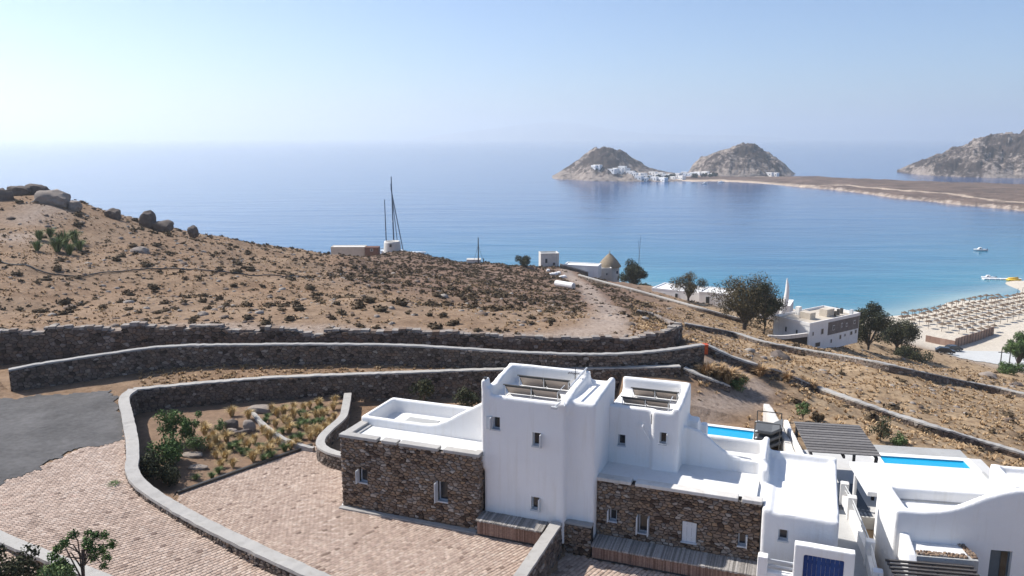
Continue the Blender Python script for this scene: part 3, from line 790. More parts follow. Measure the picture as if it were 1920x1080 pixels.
def window(parent, u0, u1, z0, z1, v, left=False, right=False, closed=False, deep=0.2, mat_sh=None, tint=None):
    """Deep-set small window in a front wall at depth v; shutters stand open at a right angle to the wall."""
    f = 0.055
    fr = MB()
    fr.box(u0, u1, v + deep - 0.05, v + deep + 0.02, z0, z0 + f).box(u0, u1, v + deep - 0.05, v + deep + 0.02, z1 - f, z1)
    fr.box(u0, u0 + f, v + deep - 0.049, v + deep + 0.019, z0 + f, z1 - f).box(u1 - f, u1, v + deep - 0.049, v + deep + 0.019, z0 + f, z1 - f)
    w_ = fr.build('window', WFRAME, parent)
    MB().box(u0 + f - .002, u1 - f + .002, v + deep, v + deep + 0.012, z0 + f - .002, z1 - f + .002).build('pane', GLASS, w_)
    MB().box(u0 - 0.03, u1 + 0.03, v - 0.05, v + deep - 0.055, z0 - 0.05, z0 + 0.012).build('sill', mat_sh or WFRAME, w_)
    h = z1 - z0; wd = (u1 - u0) * 0.95
    def leaf(name, a0, a1, b0, b1):
        sb = MB(); n = 3
        if (a1 - a0) > (b1 - b0):
            for i in range(n): sb.tone = random.random(); sb.box(a0 + (a1 - a0) * i / n + .004, a0 + (a1 - a0) * (i + 1) / n - .004, b0, b1, z0 + 0.01, z1 - 0.01)
        else:
            for i in range(n): sb.tone = random.random(); sb.box(a0, a1, b0 + (b1 - b0) * i / n + .004, b0 + (b1 - b0) * (i + 1) / n - .004, z0 + 0.01, z1 - 0.01)
        sb.box(a0 + .002, a1 - .002, b0 + .002, b1 - .002, z0 + h * .2, z0 + h * .2 + 0.07).box(a0 + .002, a1 - .002, b0 + .002, b1 - .002, z0 + h * .75, z0 + h * .75 + 0.07)
        sb.build(name, SHUT, w_)
    if left: leaf('shutter', u0 - 0.045, u0 - 0.005, v - wd * 0.72, v + 0.02)
    if right: leaf('shutter', u1 + 0.005, u1 + 0.045, v - wd * 0.72, v + 0.02)
    if closed: leaf('shutter', u0 + .01, u1 - .01, v + 0.03, v + 0.07)
    return w_
def reed_chest(name, label, u0, u1, v0, v1, z0, z1, seed, doors=1):
    """Long outdoor cupboard faced with reed canes, its lid thatched."""
    th = thing(name, label, 'cupboard', FA, ((u0 + u1) / 2, (v0 + v1) / 2, z0))
    rs = random.Random(seed)
    MB().box(u0 + .03, u1 - .03, v0 + .03, v1, z0, z1 - .05).build('carcass', WOODD, th)
    for d in range(doors):
        a = u0 + (u1 - u0) * d / doors; b = u0 + (u1 - u0) * (d + 1) / doors - 0.02
        mb = MB(); x = a
        while x < b:
            wd = rs.uniform(.028, .045); mb.tone = rs.random(); dv_ = rs.uniform(0, .012)
            mb.box(x, min(x + wd - .003, b), v0 - .012 + dv_, v0 + .032, z0 + .09 + rs.uniform(0, .02), z1 - .04); x += wd
        o = mb.build('reed_panel', REED, th, tone=True); o['kind'] = 'stuff'
    mb = MB(); x = u0 - .05
    while x < u1 + .06:
        wd = rs.uniform(.03, .06); mb.tone = rs.random(); dz = rs.uniform(0, .025)
        mb.prism_u([(v0 - .09 + rs.uniform(-.02, .02), z1 - .05), (v1 - .02, z1 + .03), (v1 - .02, z1 + .06 + dz), (v0 - .09, z1 + .0 + dz)], x, x + wd - .004); x += wd
    o = mb.build('reed_lid', REEDTOP, th, tone=True); o['kind'] = 'stuff'
    return th
def face(parent, u0, u1, z0, z1, v, seed, holes=(), single=300, sw=0.235, sh=0.125, axis='v', sgn=-1, topf=None):
    """A rubble face. axis 'v': plane v=const facing -v; axis 'u': plane u=const, running along v, facing sgn."""
    cells = stone_cells(u1 - u0, z1 - z0, sw, sh, seed, [(a - u0, b - u0, c - z0, d - z0) for a, b, c, d in holes], topf, None, .011)
    if axis == 'v': plc = lambda s, t, d: (u0 + s, v - d, z0 + t)
    elif sgn > 0: plc = lambda s, t, d: (v + d, u0 + s, z0 + t)
    else: plc = lambda s, t, d: (v - d, u1 - s, z0 + t)
    lay_stones(parent, cells, plc, STONE, seed, single, 0.055)
def swoosh(pts, z0, v0, v1, mb, n=6):
    """Wall slab in the (u,z) plane with a flowing top line."""
    P, _ = resample([(a, 0, b) for a, b in pts], 0.12) if False else (None, None)
    xs = np.linspace(pts[0][0], pts[-1][0], 40); Q = np.array(pts)
    zs = np.interp(xs, Q[:, 0], Q[:, 1]); zs = np.convolve(np.pad(zs, 3, 'edge'), np.ones(7) / 7, 'valid')
    for a, b, c, d in zip(xs[:-1], xs[1:], zs[:-1], zs[1:]):
        mb.prism_v([(a - .004, z0), (b + .004, z0), (b + .004, d), (a - .004, c)], v0, v1)
    return mb

# ---------------------------------------------------------------- first villa
VA = thing('villa', 'white plastered villa with tall blank tower and brown stone wing on the large paved court', 'house', FA, (6, 2.5, 0))
b = MB()
b.box(0.10, 7.4, 1.95, 5.15, -0.2, 3.22)                       # rooms behind the stone front
swoosh([(0.0, 3.95), (1.2, 3.95), (3.0, 3.93), (3.9, 3.95), (4.35, 4.05), (4.8, 4.35), (5.2, 4.68), (5.6, 4.88), (6.0, 5.05), (6.5, 5.4), (7.4, 6.0)], 3.0, 1.95, 2.22, b)
b.box(0.0, 0.27, 1.95, 5.15, 0, 3.96).box(0.0, 7.4, 4.88, 5.15, 0, 3.96)
b.box(7.2, 11.0, 0.5, 3.9, -0.2, 6.12)                          # tower
b.box(7.2, 7.5, 0.5, 3.9, 6, 6.62).box(7.2, 11.2, 3.6, 3.9, 6, 6.92).box(7.2, 11.0, 0.5, 0.78, 6, 6.34)
b.prism_u([(0.5, 6), (3.9, 6), (3.9, 6.9), (3.4, 6.88), (2.2, 6.75), (0.85, 6.5), (0.5, 6.35)], 7.2, 7.48)
b.box(7.1, 7.34, 0.42, 1.05, 2.9, 7.02)                         # chimney fin at the tower corner
b.box(10.9, 12.2, 0.95, 4.55, -0.3, 6.3)                        # stair shaft
b.prism_u([(0.6, 5.9), (4.3, 5.9), (4.5, 6.5), (4.3, 6.72), (2.0, 6.60), (0.9, 6.46), (0.6, 6.3)], 10.72, 11.08)
b.prism_u([(0.95, 5.9), (4.55, 5.9), (4.55, 6.5), (4.2, 6.56), (2.0, 6.46), (1.2, 6.38), (0.95, 6.2)], 11.95, 12.22)
winA = [(7.62, 7.98, 4.78, 5.36), (9.5, 9.9, 4.26, 4.88), (9.46, 9.86, 1.27, 1.88)]
cuts = [(a, c, 0.3, 0.5 + 0.24, z0, z1) for a, c, z0, z1 in winA]
plaster_body('wall', b, VA, PLASTER, 0.075, 9, cuts)
for (a, c, z0, z1), kw in zip(winA, (dict(left=True), dict(right=True), dict(right=True))):
    window(VA, a, c, z0, z1, 0.5, **kw)
MB().box(7.36, 7.60, 0.44, 0.475, 4.78, 5.36).build('shutter', WFRAME, VA)
MB().box(0.38, 7.25, 0.36, 2.0, 3.22, 3.50).build('roof_floor', ROOFW, VA)
sw_ = MB().box(0.12, 7.12, 0.06, 2.0, -0.2, 3.24).box(0.12, 7.12, 0.06, 0.34, 3.23, 3.56).box(0.06, 0.36, 0.06, 2.2, -0.2, 3.55)
hA = [(1.0, 1.42, 1.42, 2.08), (5.12, 5.6, 1.16, 2.12)]
SWA = plaster_body('stone_wing_wall', sw_, VA, MORTAR, 0.09, 1, [(a, c, -0.1, 0.30, z0, z1) for a, c, z0, z1 in hA], 0.0)
BASE[SWA.name] = BASE[VA.name]
def crenel(s): return 3.56
face(SWA, 0.0, 7.15, 0.0, 3.56, 0.06, 301, hA, 300)
face(SWA, 0.06, 0.55, 0.0, 3.56, 7.12, 302, (), 0, axis='u', sgn=1)
face(SWA, 0.06, 2.2, 0.0, 3.54, 0.07, 303, (), 0, axis='u', sgn=-1)
for a, c in ((-0.03, 2.0), (2.25, 3.05), (3.16, 5.15), (5.42, 7.18)):
    MB().box(a, c, -0.02, 0.42, 3.545, 3.70).build('parapet_coping', WCOPING, VA, bevel=0.03)
MB().box(-0.03, 0.42, 0.422, 2.0, 3.545, 3.68).build('parapet_coping', WCOPING, VA, bevel=0.03)
MB().box(6.85, 7.19, 0.422, 0.60, 3.545, 3.69).build('parapet_coping', WCOPING, VA, bevel=0.03)
MB().box(0.43, 0.62, 0.5, 1.95, 3.501, 3.56).build('roof_gutter', GREYPL, VA)
for k, (a, c, kw) in enumerate(((*hA[0], )[0:0] or (hA[0], hA[0], dict(left=True)), (hA[1], hA[1], dict(left=True, right=False)))):
    window(VA, a[0], a[1], a[2], a[3], 0.03, deep=0.2, **kw)
MB().box(-0.05, 7.1, -0.26, 0.05, -0.02, 0.07).build('plinth_kerb', COPING, VA, bevel=0.015)
MB().box(0.28, 7.18, 2.2, 4.9, 3.2, 3.26).build('terrace_floor', ROOFW, VA)
MB().box(1.5, 3.2, 3.0, 4.3, 3.26, 3.29).build('terrace_mat', GREYPL, VA)
MB().tube((7.25, 0.62, 7.02), (7.25, 0.62, 7.10), 0.07, 0.09, 8).build('chimney_cap', METALD, VA)
# floodlight on the roof edge, spout on the stair shaft
fl = MB().tube((10.75, 0.52, 6.38), (10.62, 0.25, 6.28), 0.035, 0.035).tube((10.9, 0.55, 6.42), (11.02, 0.3, 6.3), 0.025, 0.025).box(10.45, 10.72, 0.13, 0.28, 6.17, 6.27)
fl.build('floodlight', METALW, VA)
MB().tube((10.98, 1.2, 6.9), (10.98, 3.9, 7.0), 0.05).build('roof_pipe', METALW, VA)
st = MB().box(7.1, 7.22, 0.455, 0.47, 3.4, 6.2); 
# solar collectors on the roofs, seen from behind
def collector(label, u0, u1, v, z, h, seed, tip):
    th = thing('solar_collector', label, 'solar panel', FA, ((u0 + u1) / 2, v, z))
    d = 0.5; nx_ = 2
    # the plate leans away from the viewer: high edge towards the front (v), low edge behind
    for i in range(nx_):
        a = u0 + (u1 - u0) * i / nx_ + .015; c = u0 + (u1 - u0) * (i + 1) / nx_ - .015
        pl = MB().prism_u([(v, z + h - .09), (v + .02, z + h), (v + d, z + .14), (v + d - .02, z + .05)], a, c).build('collector_panel', METALD, th)
        MB().prism_u([(v - .004, z + h - .10), (v + .03, z + h - .115), (v + d - .05, z + .05), (v + d - .03, z + .035)], a + .05, c - .05).build('panel_backing', PANELB, pl)
    for a in (u0 + .03, (u0 + u1) / 2, u1 - .03):
        MB().tube((a, v + .03, z), (a, v + .03, z + h - .05), .02).build('support_leg', METALW, th)
        MB().tube((a, v + .03, z + .05), (a, v + d - .05, z + .06), .018).build('support_foot', METALW, th)
    MB().tube((u0 - .06, v, z + h - .02), (u1 + .06, v, z + h - .02), .03).build('header_pipe', METALD, th)
    MB().tube((u1 + .02, v + .02, z + h - .06), (u1 + .04, v + d + .35, z + h - .02), .018).build('brace', METALW, th)
    return th
collector('solar collector with corroded header pipe at the front of the taller roof', 7.95, 10.45, 1.15, 6.12, .58, 1, 1)
collector('solar collector along the rear parapet of the taller roof', 8.15, 10.55, 2.45, 6.12, .66, 2, 0)
collector('solar collector at the front of the lower tower roof', 12.65, 14.8, 4.0, 5.30, .50, 3, 0)
collector('solar collector along the rear parapet of the lower tower roof', 12.85, 15.0, 5.25, 5.30, .58, 4, 0)
dish = thing('antenna', 'small tangled rooftop antenna in the rear corner of the taller roof', 'antenna', FA, (10.75, 3.4, 6.3))
MB().tube((10.6, 3.3, 6.1), (10.6, 3.3, 7.15), .02).build('mast', METALD, dish)
mb = MB()
for i in range(7): mb.tube((10.6 - .3 + i * .09, 3.3 - .14, 6.85 + .02 * (i % 3)), (10.6 - .3 + i * .09, 3.3 + .14, 6.87), .012)
mb.tube((10.25, 3.3, 6.86), (10.95, 3.3, 6.86), .015); mb.build('aerial_rods', METALD, dish)
reed_chest('reed_cupboard', 'reed fronted cupboard under the tower wall on the large paved court', 7.2, 10.2, -0.32, 0.48, 0.0, 0.76, 5)

# ---------------------------------------------------------------- second villa
VB = thing('villa', 'white villa with lower tower, brown stone front and rounded white annex behind the blue gate', 'house', FA, (16, 3, Z_B))
b = MB()
b.box(12.25, 19.1, 1.75, 7.3, -0.8, 2.62)
b.box(12.1, 14.25, 3.48, 6.75, 2.3, 5.3).box(14.2, 15.42, 3.3, 6.75, 2.3, 5.3)
b.box(12.1, 15.42, 6.45, 6.75, 5, 5.98).box(15.12, 15.42, 3.3, 6.75, 5, 5.72).box(12.1, 14.3, 3.48, 3.78, 5, 5.52).box(14.2, 15.42, 3.3, 3.62, 5, 5.52)
b.prism_u([(3.3, 5), (6.75, 5), (6.75, 5.98), (6.2, 5.93), (4.6, 5.75), (3.6, 5.55), (3.3, 5.4)], 15.08, 15.42)
swoosh([(15.3, 4.5), (16.0, 4.5), (16.3, 4.38), (16.6, 4.12), (16.95, 3.85), (17.3, 3.58), (17.7, 3.40), (18.3, 3.32), (19.15, 3.28)], 2.3, 4.42, 4.68, b)
b.box(18.85, 19.12, 4.4, 7.2, 2, 3.6).box(15.4, 19.1, 6.95, 7.2, 2, 3.35)
b.box(15.35, 15.95, 5.6, 6.4, 2, 4.45).box(15.95, 16.3, 6.2, 6.7, 2, 4.1)
b.box(18.95, 19.25, 3.6, 4.5, 2, 3.35)
b.box(19.18, 22.1, 1.1, 7.15, -1.2, 2.62)                     # annex
b.box(19.18, 19.5, 1.1, 7.15, 2, 2.72).box(19.18, 22.1, 6.88, 7.15, 2, 2.98).box(21.85, 22.1, 1.5, 7.15, 2, 2.78)
winB = [(12.62, 12.98, 3.62, 4.14, 3.48), (14.55, 14.88, 4.02, 4.56, 3.3), (19.86, 20.24, 2.0 - .55, 2.48 - .55, 1.1)]
cuts = [(a, c, v - .2, v + .24, z0, z1) for a, c, z0, z1, v in winB]
plaster_body('wall', b, VB, PLASTER, 0.08, 9, cuts)
window(VB, *winB[0]); window(VB, *winB[1], right=True); window(VB, *winB[2])
hB = [(12.78, 13.12, 0.88, 1.42), (14.08, 14.52, 0.56, 1.40), (15.96, 16.58, 0.5, 1.42), (18.28, 18.62, 0.74, 1.28)]
SWB = plaster_body('stone_front_wall', MB().box(12.22, 19.12, 1.46, 1.95, Z_B - .2, 2.72), VB, MORTAR, 0.09, 1, [(a, c, 1.3, 1.70, z0, z1) for a, c, z0, z1 in hB], 0.0)
BASE[SWB.name] = BASE[VB.name]
face(SWB, 12.2, 19.14, Z_B, 2.72, 1.46, 311, hB, 300)
for a, c in ((12.15, 13.72), (13.9, 18.2), (18.35, 19.16)):
    MB().box(a, c, 1.36, 1.86, 2.70, 2.86).build('parapet_coping', OLDWHITE, VB, bevel=0.03)
window(VB, *hB[0], 1.43, left=True); window(VB, *hB[1], 1.43, left=True, right=True); window(VB, *hB[2], 1.43, closed=True); window(VB, *hB[3], 1.43, right=True)
MB().box(12.2, 18.9, 1.86, 4.45, 2.60, 2.75).build('terrace_floor', ROOFW, VB)
MB().box(15.4, 18.9, 4.66, 7.0, 2.60, 2.66).build('balcony_floor', ROOFW, VB)
MB().tube((13.75, 3.5, 4.75), (13.75, 3.2, 4.7), .06).tube((13.75, 3.24, 4.7), (14.1, 3.22, 4.15), .028).build('rain_spout', PLASTER, VB)
MB().tube((12.16, 3.42, 2.65), (12.16, 3.42, 5.6), .02).build('downpipe', METALD, VB)
MB().box(14.16, 14.19, 3.26, 3.3, 4.9, 5.35).build('roof_rod', METALD, VB)
reed_chest('reed_cupboard', 'long reed fronted cupboard against the lower stone facade', 12.3, 19.15, 0.42, 1.40, Z_B, 0.12, 6, 4)
# stub of stone wall under the stair shaft
stb = thing('stone_stub_wall', 'dark stone stub wall in the corner beside the stair shaft', 'wall', FA, (11.5, .8, Z_B))
MB().box(10.95, 12.2, 0.62, 0.96, Z_B - .1, 0.82).build('wall_core', MORTAR, stb)
face(stb, 10.95, 12.2, Z_B, 0.80, 0.62, 331, (), 40)
MB().box(10.92, 12.22, 0.58, 0.97, 0.80, 0.90).build('coping', COPING, stb, bevel=.02)

# blue gate in its white frame, low rail wall beside it
gate = thing('gate', 'blue plank gate in a thick white frame before the rounded annex', 'gate', FA, (21.6, .1, Z_B))
g = MB().box(20.5, 20.86, -0.08, 0.30, Z_B - .2, 1.95).box(22.32, 22.68, -0.08, 0.30, Z_B - .2, 1.95).box(20.5, 22.68, -0.08, 0.30, 1.6, 1.98)
plaster_body('gate_frame', g, gate, PLASTER, 0.04, 4)
for i in range(9):
    a = 20.86 + i * (22.32 - 20.86) / 9; mb = MB(); mb.tone = random.random(); mb.box(a + .004, a + (22.32 - 20.86) / 9 - .004, 0.04, 0.09, Z_B + .02, 1.66)
    mb.build('plank', BLUE, gate, tone=True)
mb = MB().box(20.87, 22.31, .091, .13, 1.2, 1.32).box(20.87, 22.31, .091, .13, 0.0, 0.12); mb.build('ledge', BLUE, gate)
MB().box(21.5, 21.54, .0, .04, 0.4, 0.62).build('handle', METALW, gate)
rw = thing('rail_fence', 'low white wall with horizontal white rails left of the blue gate', 'fence', FA, (19.9, .1, Z_B))
plaster_body('end_post', MB().box(19.16, 19.55, -0.1, 0.3, Z_B - .2, 1.22), rw, PLASTER, 0.04, 3)
plaster_body('low_wall', MB().box(19.5, 20.55, -0.05, 0.25, Z_B - .2, 0.62), rw, PLASTER, 0.04, 3)
for z in (0.78, 1.02): MB().box(19.5, 20.55, .08, .14, z, z + .07).build('rail', WFRAME, rw)

# ---------------------------------------------------------------- third villa
VD = thing('villa', 'white villa with flowing wavy parapet and flat roof slab beside the long blue pool', 'house', FD, (4, 2, -1.6))
b = MB()
b.box(-0.12, 10.5, 0.25, 3.2, -1.9, 1.28)
b.box(-0.12, 0.42, 0.25, 3.2, -1, 1.98).box(-0.12, 5.6, 2.75, 3.2, -1, 1.92)
swoosh([(-0.12, 1.96), (0.9, 1.97), (1.6, 2.0), (2.0, 2.12), (2.4, 2.32), (2.8, 2.5), (3.1, 2.72), (3.5, 3.0), (4.1, 3.2), (5.5, 3.4), (10.5, 3.6)], -1, 0.25, 0.58, b)
b.box(5.4, 10.5, 2.8, 5.4, -1.9, 2.0).box(5.4, 5.75, 2.8, 5.4, 1, 2.35).box(5.4, 10.5, 5.1, 5.4, 1, 2.3)
dcut = [(3.72, 4.55, 0.0, 0.62, -1.7, 0.52)]
plaster_body('wall', b, VD, PLASTER, 0.08, 8, dcut)
MB().box(0.4, 5.5, 0.55, 2.8, 1.26, 1.32).build('roof_floor', ROOFW, VD)
MB().box(0.5, 5.4, 2.70, 2.75, 1.32, 1.42).build('roof_gutter', GREYPL, VD)
MB().box(0.43, 0.48, 0.6, 2.7, 1.32, 1.42).build('roof_gutter', GREYPL, VD)
MB().box(-0.5, 5.62, 3.22, 6.85, 1.2, 1.42).build('roof_slab', ROOFW, VD, bevel=.02)
MB().box(5.5, 5.62, 3.5, 6.4, 1.423, 1.5).build('slab_upstand', GREYPL, VD)
MB().box(0.6, 5.5, 3.2, 5.6, -1.9, 1.2).build('glazed_wall', PLASTER, VD)
d_ = MB().box(3.72, 4.55, .45, .52, -1.6, .52).build('door', plain('grey_door', (0.10, 0.13, 0.15), .5, .1, 3), VD)
MB().box(4.2, 4.45, .42, .45, -1.5, .4).build('door_glass', GLASS, d_)
for u, v in ((-0.25, 6.4), (5.3, 6.5)):
    MB().tube((u, v, -1.6), (u, v, 1.2), .09, .09, 10).build('roof_post', PLASTER, VD)
# planter and dark slats before the wavy wall
pl = thing('planter', 'stone edged white planter bed against the wavy villa wall', 'planter', FD, (1.4, -.3, -1.6))
MB().box(0.15, 2.5, -0.62, 0.26, -1.7, 0.62).build('planter_bed', ROOFW, pl)
cells = stone_cells(1.95, 0.34, 0.17, 0.12, 77)
lay_stones(pl, cells, lambda s, t, d: (0.5 + s, -0.66 - t + .1, 0.63 + d), STONE, 77, 60, 0.05)
cells = stone_cells(0.28, 1.3, 0.15, 0.14, 78)
lay_stones(pl, cells, lambda s, t, d: (2.42 + s + (1.0 - t) * .18, -0.85 + t, 0.64 + d), STONE, 78, 40, 0.05)
MB().box(0.45, 2.8, -.98, -.60, -1.7, 0.60).build('planter_wall', GREYPL, pl)
plaster_body('buttress', MB().prism_u([(0.3, -1.7), (0.3, 1.0), (-.9, .62), (-1.2, .3), (-1.2, -1.7)], 0.1, 0.46), pl, PLASTER, .05, 4)
sl = thing('slatted_canopy', 'dark grey slatted canopy below the wavy villa wall', 'canopy', FD, (1, -2, -1.6))
for i in range(6):
    v = -1.12 - i * 0.30
    MB().box(-0.8, 2.55, v - .10, v, 0.36, 0.44).build('slat', WOODG, sl)
for u in (-0.7, 1.0, 2.45): MB().box(u, u + .07, -2.75, -1.05, 0.28, 0.355).build('beam', WOODD, sl)
for u in (-0.7, 2.45): MB().box(u, u + .07, -2.7, -2.62, -1.7, 0.28).build('post', WOODD, sl)

# ---------------------------------------------------------------- walkway, rails, pergola, pools
wk = thing('walkway_balustrade', 'white walkway balustrade with square posts and double rails between the villas', 'balustrade', FA, (23.4, 6, -1.2))
pp = [(22.75, 11.0), (23.05, 9.4), (23.62, 5.0), (23.75, 2.4), (23.85, -1.2)]
for k, (u, v) in enumerate(pp):
    plaster_body('post', MB().box(u - .2, u + .2, v - .2, v + .2, -1.5, .22), wk, PLASTER, .05, 3)
for (a, c), (e, f) in zip(pp[:-1], pp[1:]):
    d = np.array([e - a, f - c]); L = np.linalg.norm(d); d /= L
    mb = MB()
    for z0, z1, hw in ((-1.4, -.42, .12),):
        nn = np.array([d[1], -d[0]]) * hw
        q = [(a + nn[0], c + nn[1]), (e + nn[0], f + nn[1]), (e - nn[0], f - nn[1]), (a - nn[0], c - nn[1])]
        mb.prism_z(q, z0, z1)
    mb.build('low_wall', PLASTER, wk)
    for z in (-.12, .1): MB().tube((a, c, z), (e, f, z), .035).build('rail', METALW, wk)
MB().prism_z([(21.9, -6), (23.7, -6), (23.7, 3), (23.0, 11.5), (21.4, 12.6), (21.4, 7), (22.0, 1)], -1.3, -.98).build('walkway', plain('walkway_concrete', (0.42, 0.415, 0.40), .85, .1, 1.2, bmp=.2), None).location = FA.o
wkp = bpy.data.objects['walkway']; wkp.rotation_euler = (0, 0, FA.a); tag(wkp, kind='structure')
# deck of the third villa, with pool set in it
def pool(name, label, fr, u0, u1, v0, v1, z, rim):
    th = thing(name, label, 'pool', fr, ((u0 + u1) / 2, (v0 + v1) / 2, z - 1.3))
    c = MB().box(u0 - rim, u1 + rim, v1, v1 + rim, z - 1.2, z).box(u0 - rim, u1 + rim, v0 - rim, v0, z - 1.2, z).box(u0 - rim, u0, v0, v1, z - 1.2, z).box(u1, u1 + rim, v0, v1, z - 1.2, z)
    c.build('coping', PLASTER, th)
    MB().box(u0 - .01, u1 + .01, v0 - .01, v1 + .01, z - 1.3, z - 1.15).build('basin_floor', POOLT, th)
    MB().box(u0 + .001, u1 - .001, v1 - .02, v1 - .002, z - 1.15, z - .02).box(u0 + .001, u0 + .02, v0 + .02, v1 - .02, z - 1.15, z - .02).box(u1 - .02, u1 - .001, v0 + .02, v1 - .02, z - 1.15, z - .02).build('basin_tiles', POOLT, th)
    MB().box(u0 + .021, u1 - .021, v0 + .001, v1 - .021, z - .16, z - .10).build('pool_water', POOLW, th)
    return th
POOLT = plain('pool_tiles', (0.06, 0.36, 0.52), .4, .08, 6)
m, t, p = nodes('pool_water'); p.inputs['Base Color'].default_value = (0.012, 0.36, 0.60, 1); p.inputs['Roughness'].default_value = .05
nw = noise_tex(t, 3.0, 3, .5, wpos(t)); bump(t, p, nw.outputs[0], .25, .04); POOLW = m
pool('swimming_pool', 'small blue swimming pool behind the lower tower terrace', FA, 14.9, 17.86, 15.95, 17.5, 0.0, .35)
pool('swimming_pool', 'long bright blue swimming pool beside the flat roof slab', FD, 2.9, 7.5, 12.75, 13.9, -0.9, .45)
dk = MB().box(-3.4, 2.44, 5.6, 14.4, -1.7, -.96).box(2.44, 8.6, 5.6, 12.29, -1.7, -.93).box(8.0, 8.6, 12.29, 14.4, -1.7, -.93)
dko = dk.build('pool_deck', plain('deck_stone', (0.55, 0.54, 0.52), .8, .08, 1.5), None); dko.location = FD.o; dko.rotation_euler = (0, 0, FD.a); tag(dko, kind='structure')
MB().box(2.4, 8.0, 14.36, 15.9, -1.7, -1.0).build('pool_surround', GREYPL, None).location = FD.o
q = bpy.data.objects['pool_surround']; q.rotation_euler = (0, 0, FD.a); tag(q, kind='structure')
dkA = MB().box(14.5, 18.3, 7.3, 15.58, -1.2, -.04).box(18.22, 19.6, 7.3, 18.4, -1.2, -.05).box(14.0, 14.54, 7.3, 18.0, -1.2, -.05).build('pool_terrace', ROOFW, None); dkA.location = FA.o; dkA.rotation_euler = (0, 0, FA.a); tag(dkA, kind='structure')
dt = MB().box(-3.2, .55, 5.7, 9.6, -.96, -.952).build('terrace_shade_sheet', plain('painted_shade', (.045, .055, .075), .5, .2, 2), None); dt.location = FD.o; dt.rotation_euler = (0, 0, FD.a); tag(dt, kind='structure')  # dark sheet on the deck: shade of roof slab and pergola painted as colour
# dark pergola
pg = thing('pergola', 'pergola roofed with dark grey overlapping boards beside the long pool', 'pergola', FD, (-.5, 9.8, -.96))
nb = 12
for i in range(nb):
    v0 = 7.5 + i * (12.1 - 7.5) / nb; mb = MB(); mb.tone = random.uniform(.3, 1)
    zt = 1.52
    mb.prism_u([(v0 + .014, zt - .02), (v0 + .380, zt - .045), (v0 + .380, zt + .0), (v0 + .014, zt + .03)], -2.35, 1.18)
    mb.build('roof_board', WOODG, pg, tone=True)
for u in (-2.2, -.6, 1.0): MB().box(u - .05, u + .05, 7.5, 12.2, 1.28, 1.425).build('beam', WOODD, pg)
for u in (-2.2, 1.0):
    for v in (7.7, 11.9): MB().box(u - .07, u + .07, v - .07, v + .07, -.96, 1.28).build('post', WOODD, pg)
# wall of the pool terrace: rough white wall stepping up to the pergola
sp = thing('plot_wall', 'rough white dividing wall between the two pool terraces', 'wall', FA, (19.8, 14, -.9))
plaster_body('wall', MB().prism_z([(20.35, 10.6), (20.75, 10.6), (20.0, 14.5), (19.4, 17.2), (18.55, 20.8), (18.15, 20.7), (18.95, 17.2), (19.6, 14.5)], -1.2, .78), sp, OLDWHITE, .07, 3, (), .05)
plaster_body('wall_face', MB().prism_z([(20.82, 10.4), (21.1, 10.4), (20.3, 14.5), (19.75, 17.4), (19.48, 17.35), (20.06, 14.5)], -1.2, 1.0), sp, PLASTER, .07, 3, (), .03)
# stack of loungers in a steel frame beside the small pool
for k in range(3):
    th = thing('sun_lounger', ('grey cushioned lounger on top of the stack by the small pool', 'grey cushioned lounger in the middle of the stack by the small pool', 'grey cushioned lounger at the bottom of the stack by the small pool')[2 - k], 'lounger', FA, (18.7, 15.2, -.04 + .5 * k))
    z = .30 + k * .40; u0, v0 = 18.2, 14.4
    pr_ = [(u0 - .15, z), (u0 + .75, z - .03), (u0 + 1.3, z + .3), (u0 + 1.3, z + .42), (u0 + .75, z + .09), (u0 - .15, z + .12)]
    MB().prism_v(pr_, v0, v0 + 1.6).build('cushion', plain('lounger_cushion%d' % k, (0.10, 0.105, 0.11), .85, .15, 8), th)
    MB().prism_v([(u0 - .15, z - .08), (u0 + .75, z - .11), (u0 + 1.3, z + .22), (u0 + 1.3, z + .28), (u0 + .75, z - .04), (u0 - .15, z - .01)], v0 + .05, v0 + 1.55).build('frame', METALD, th)
    for vv in (v0 - .06, v0 + 1.62):
        MB().tube((u0 - .22, vv, z + .02), (u0 + .0, vv, z + .1), .05).build('roll', METALW, th)
rk_ = thing('lounger_rack', 'thin steel rack standing round the stacked loungers', 'rack', FA, (18.9, 15.2, -.05))
for u in (18.05, 19.4):
    for v in (14.2, 16.2): MB().tube((u, v, -.05), (u, v, 1.75), .03).build('upright', METALD, rk_)
for v in (14.2, 16.2): MB().tube((18.05, v, 1.75), (19.4, v, 1.75), .03).build('top_bar', METALD, rk_)
mb = MB()
for i in range(5): mb.box(18.1, 19.4, 13.8 + i * .5, 14.2 + i * .5, -.03, .06)
mb.build('timber_base', WOODB, rk_)

nw_ = thing('niche_wall', 'small white wall with a round hole beside the villa corner', 'wall', FA, (-.9, 3.2, 0))
plaster_body('wall', MB().box(-1.6, -.1, 3.0, 3.25, -.1, 1.5), nw_, PLASTER, .05, 3)
MB().tube((-.85, 2.985, .85), (-.85, 3.03, .85), .16, .16, 14).build('round_opening', GLASS, nw_)

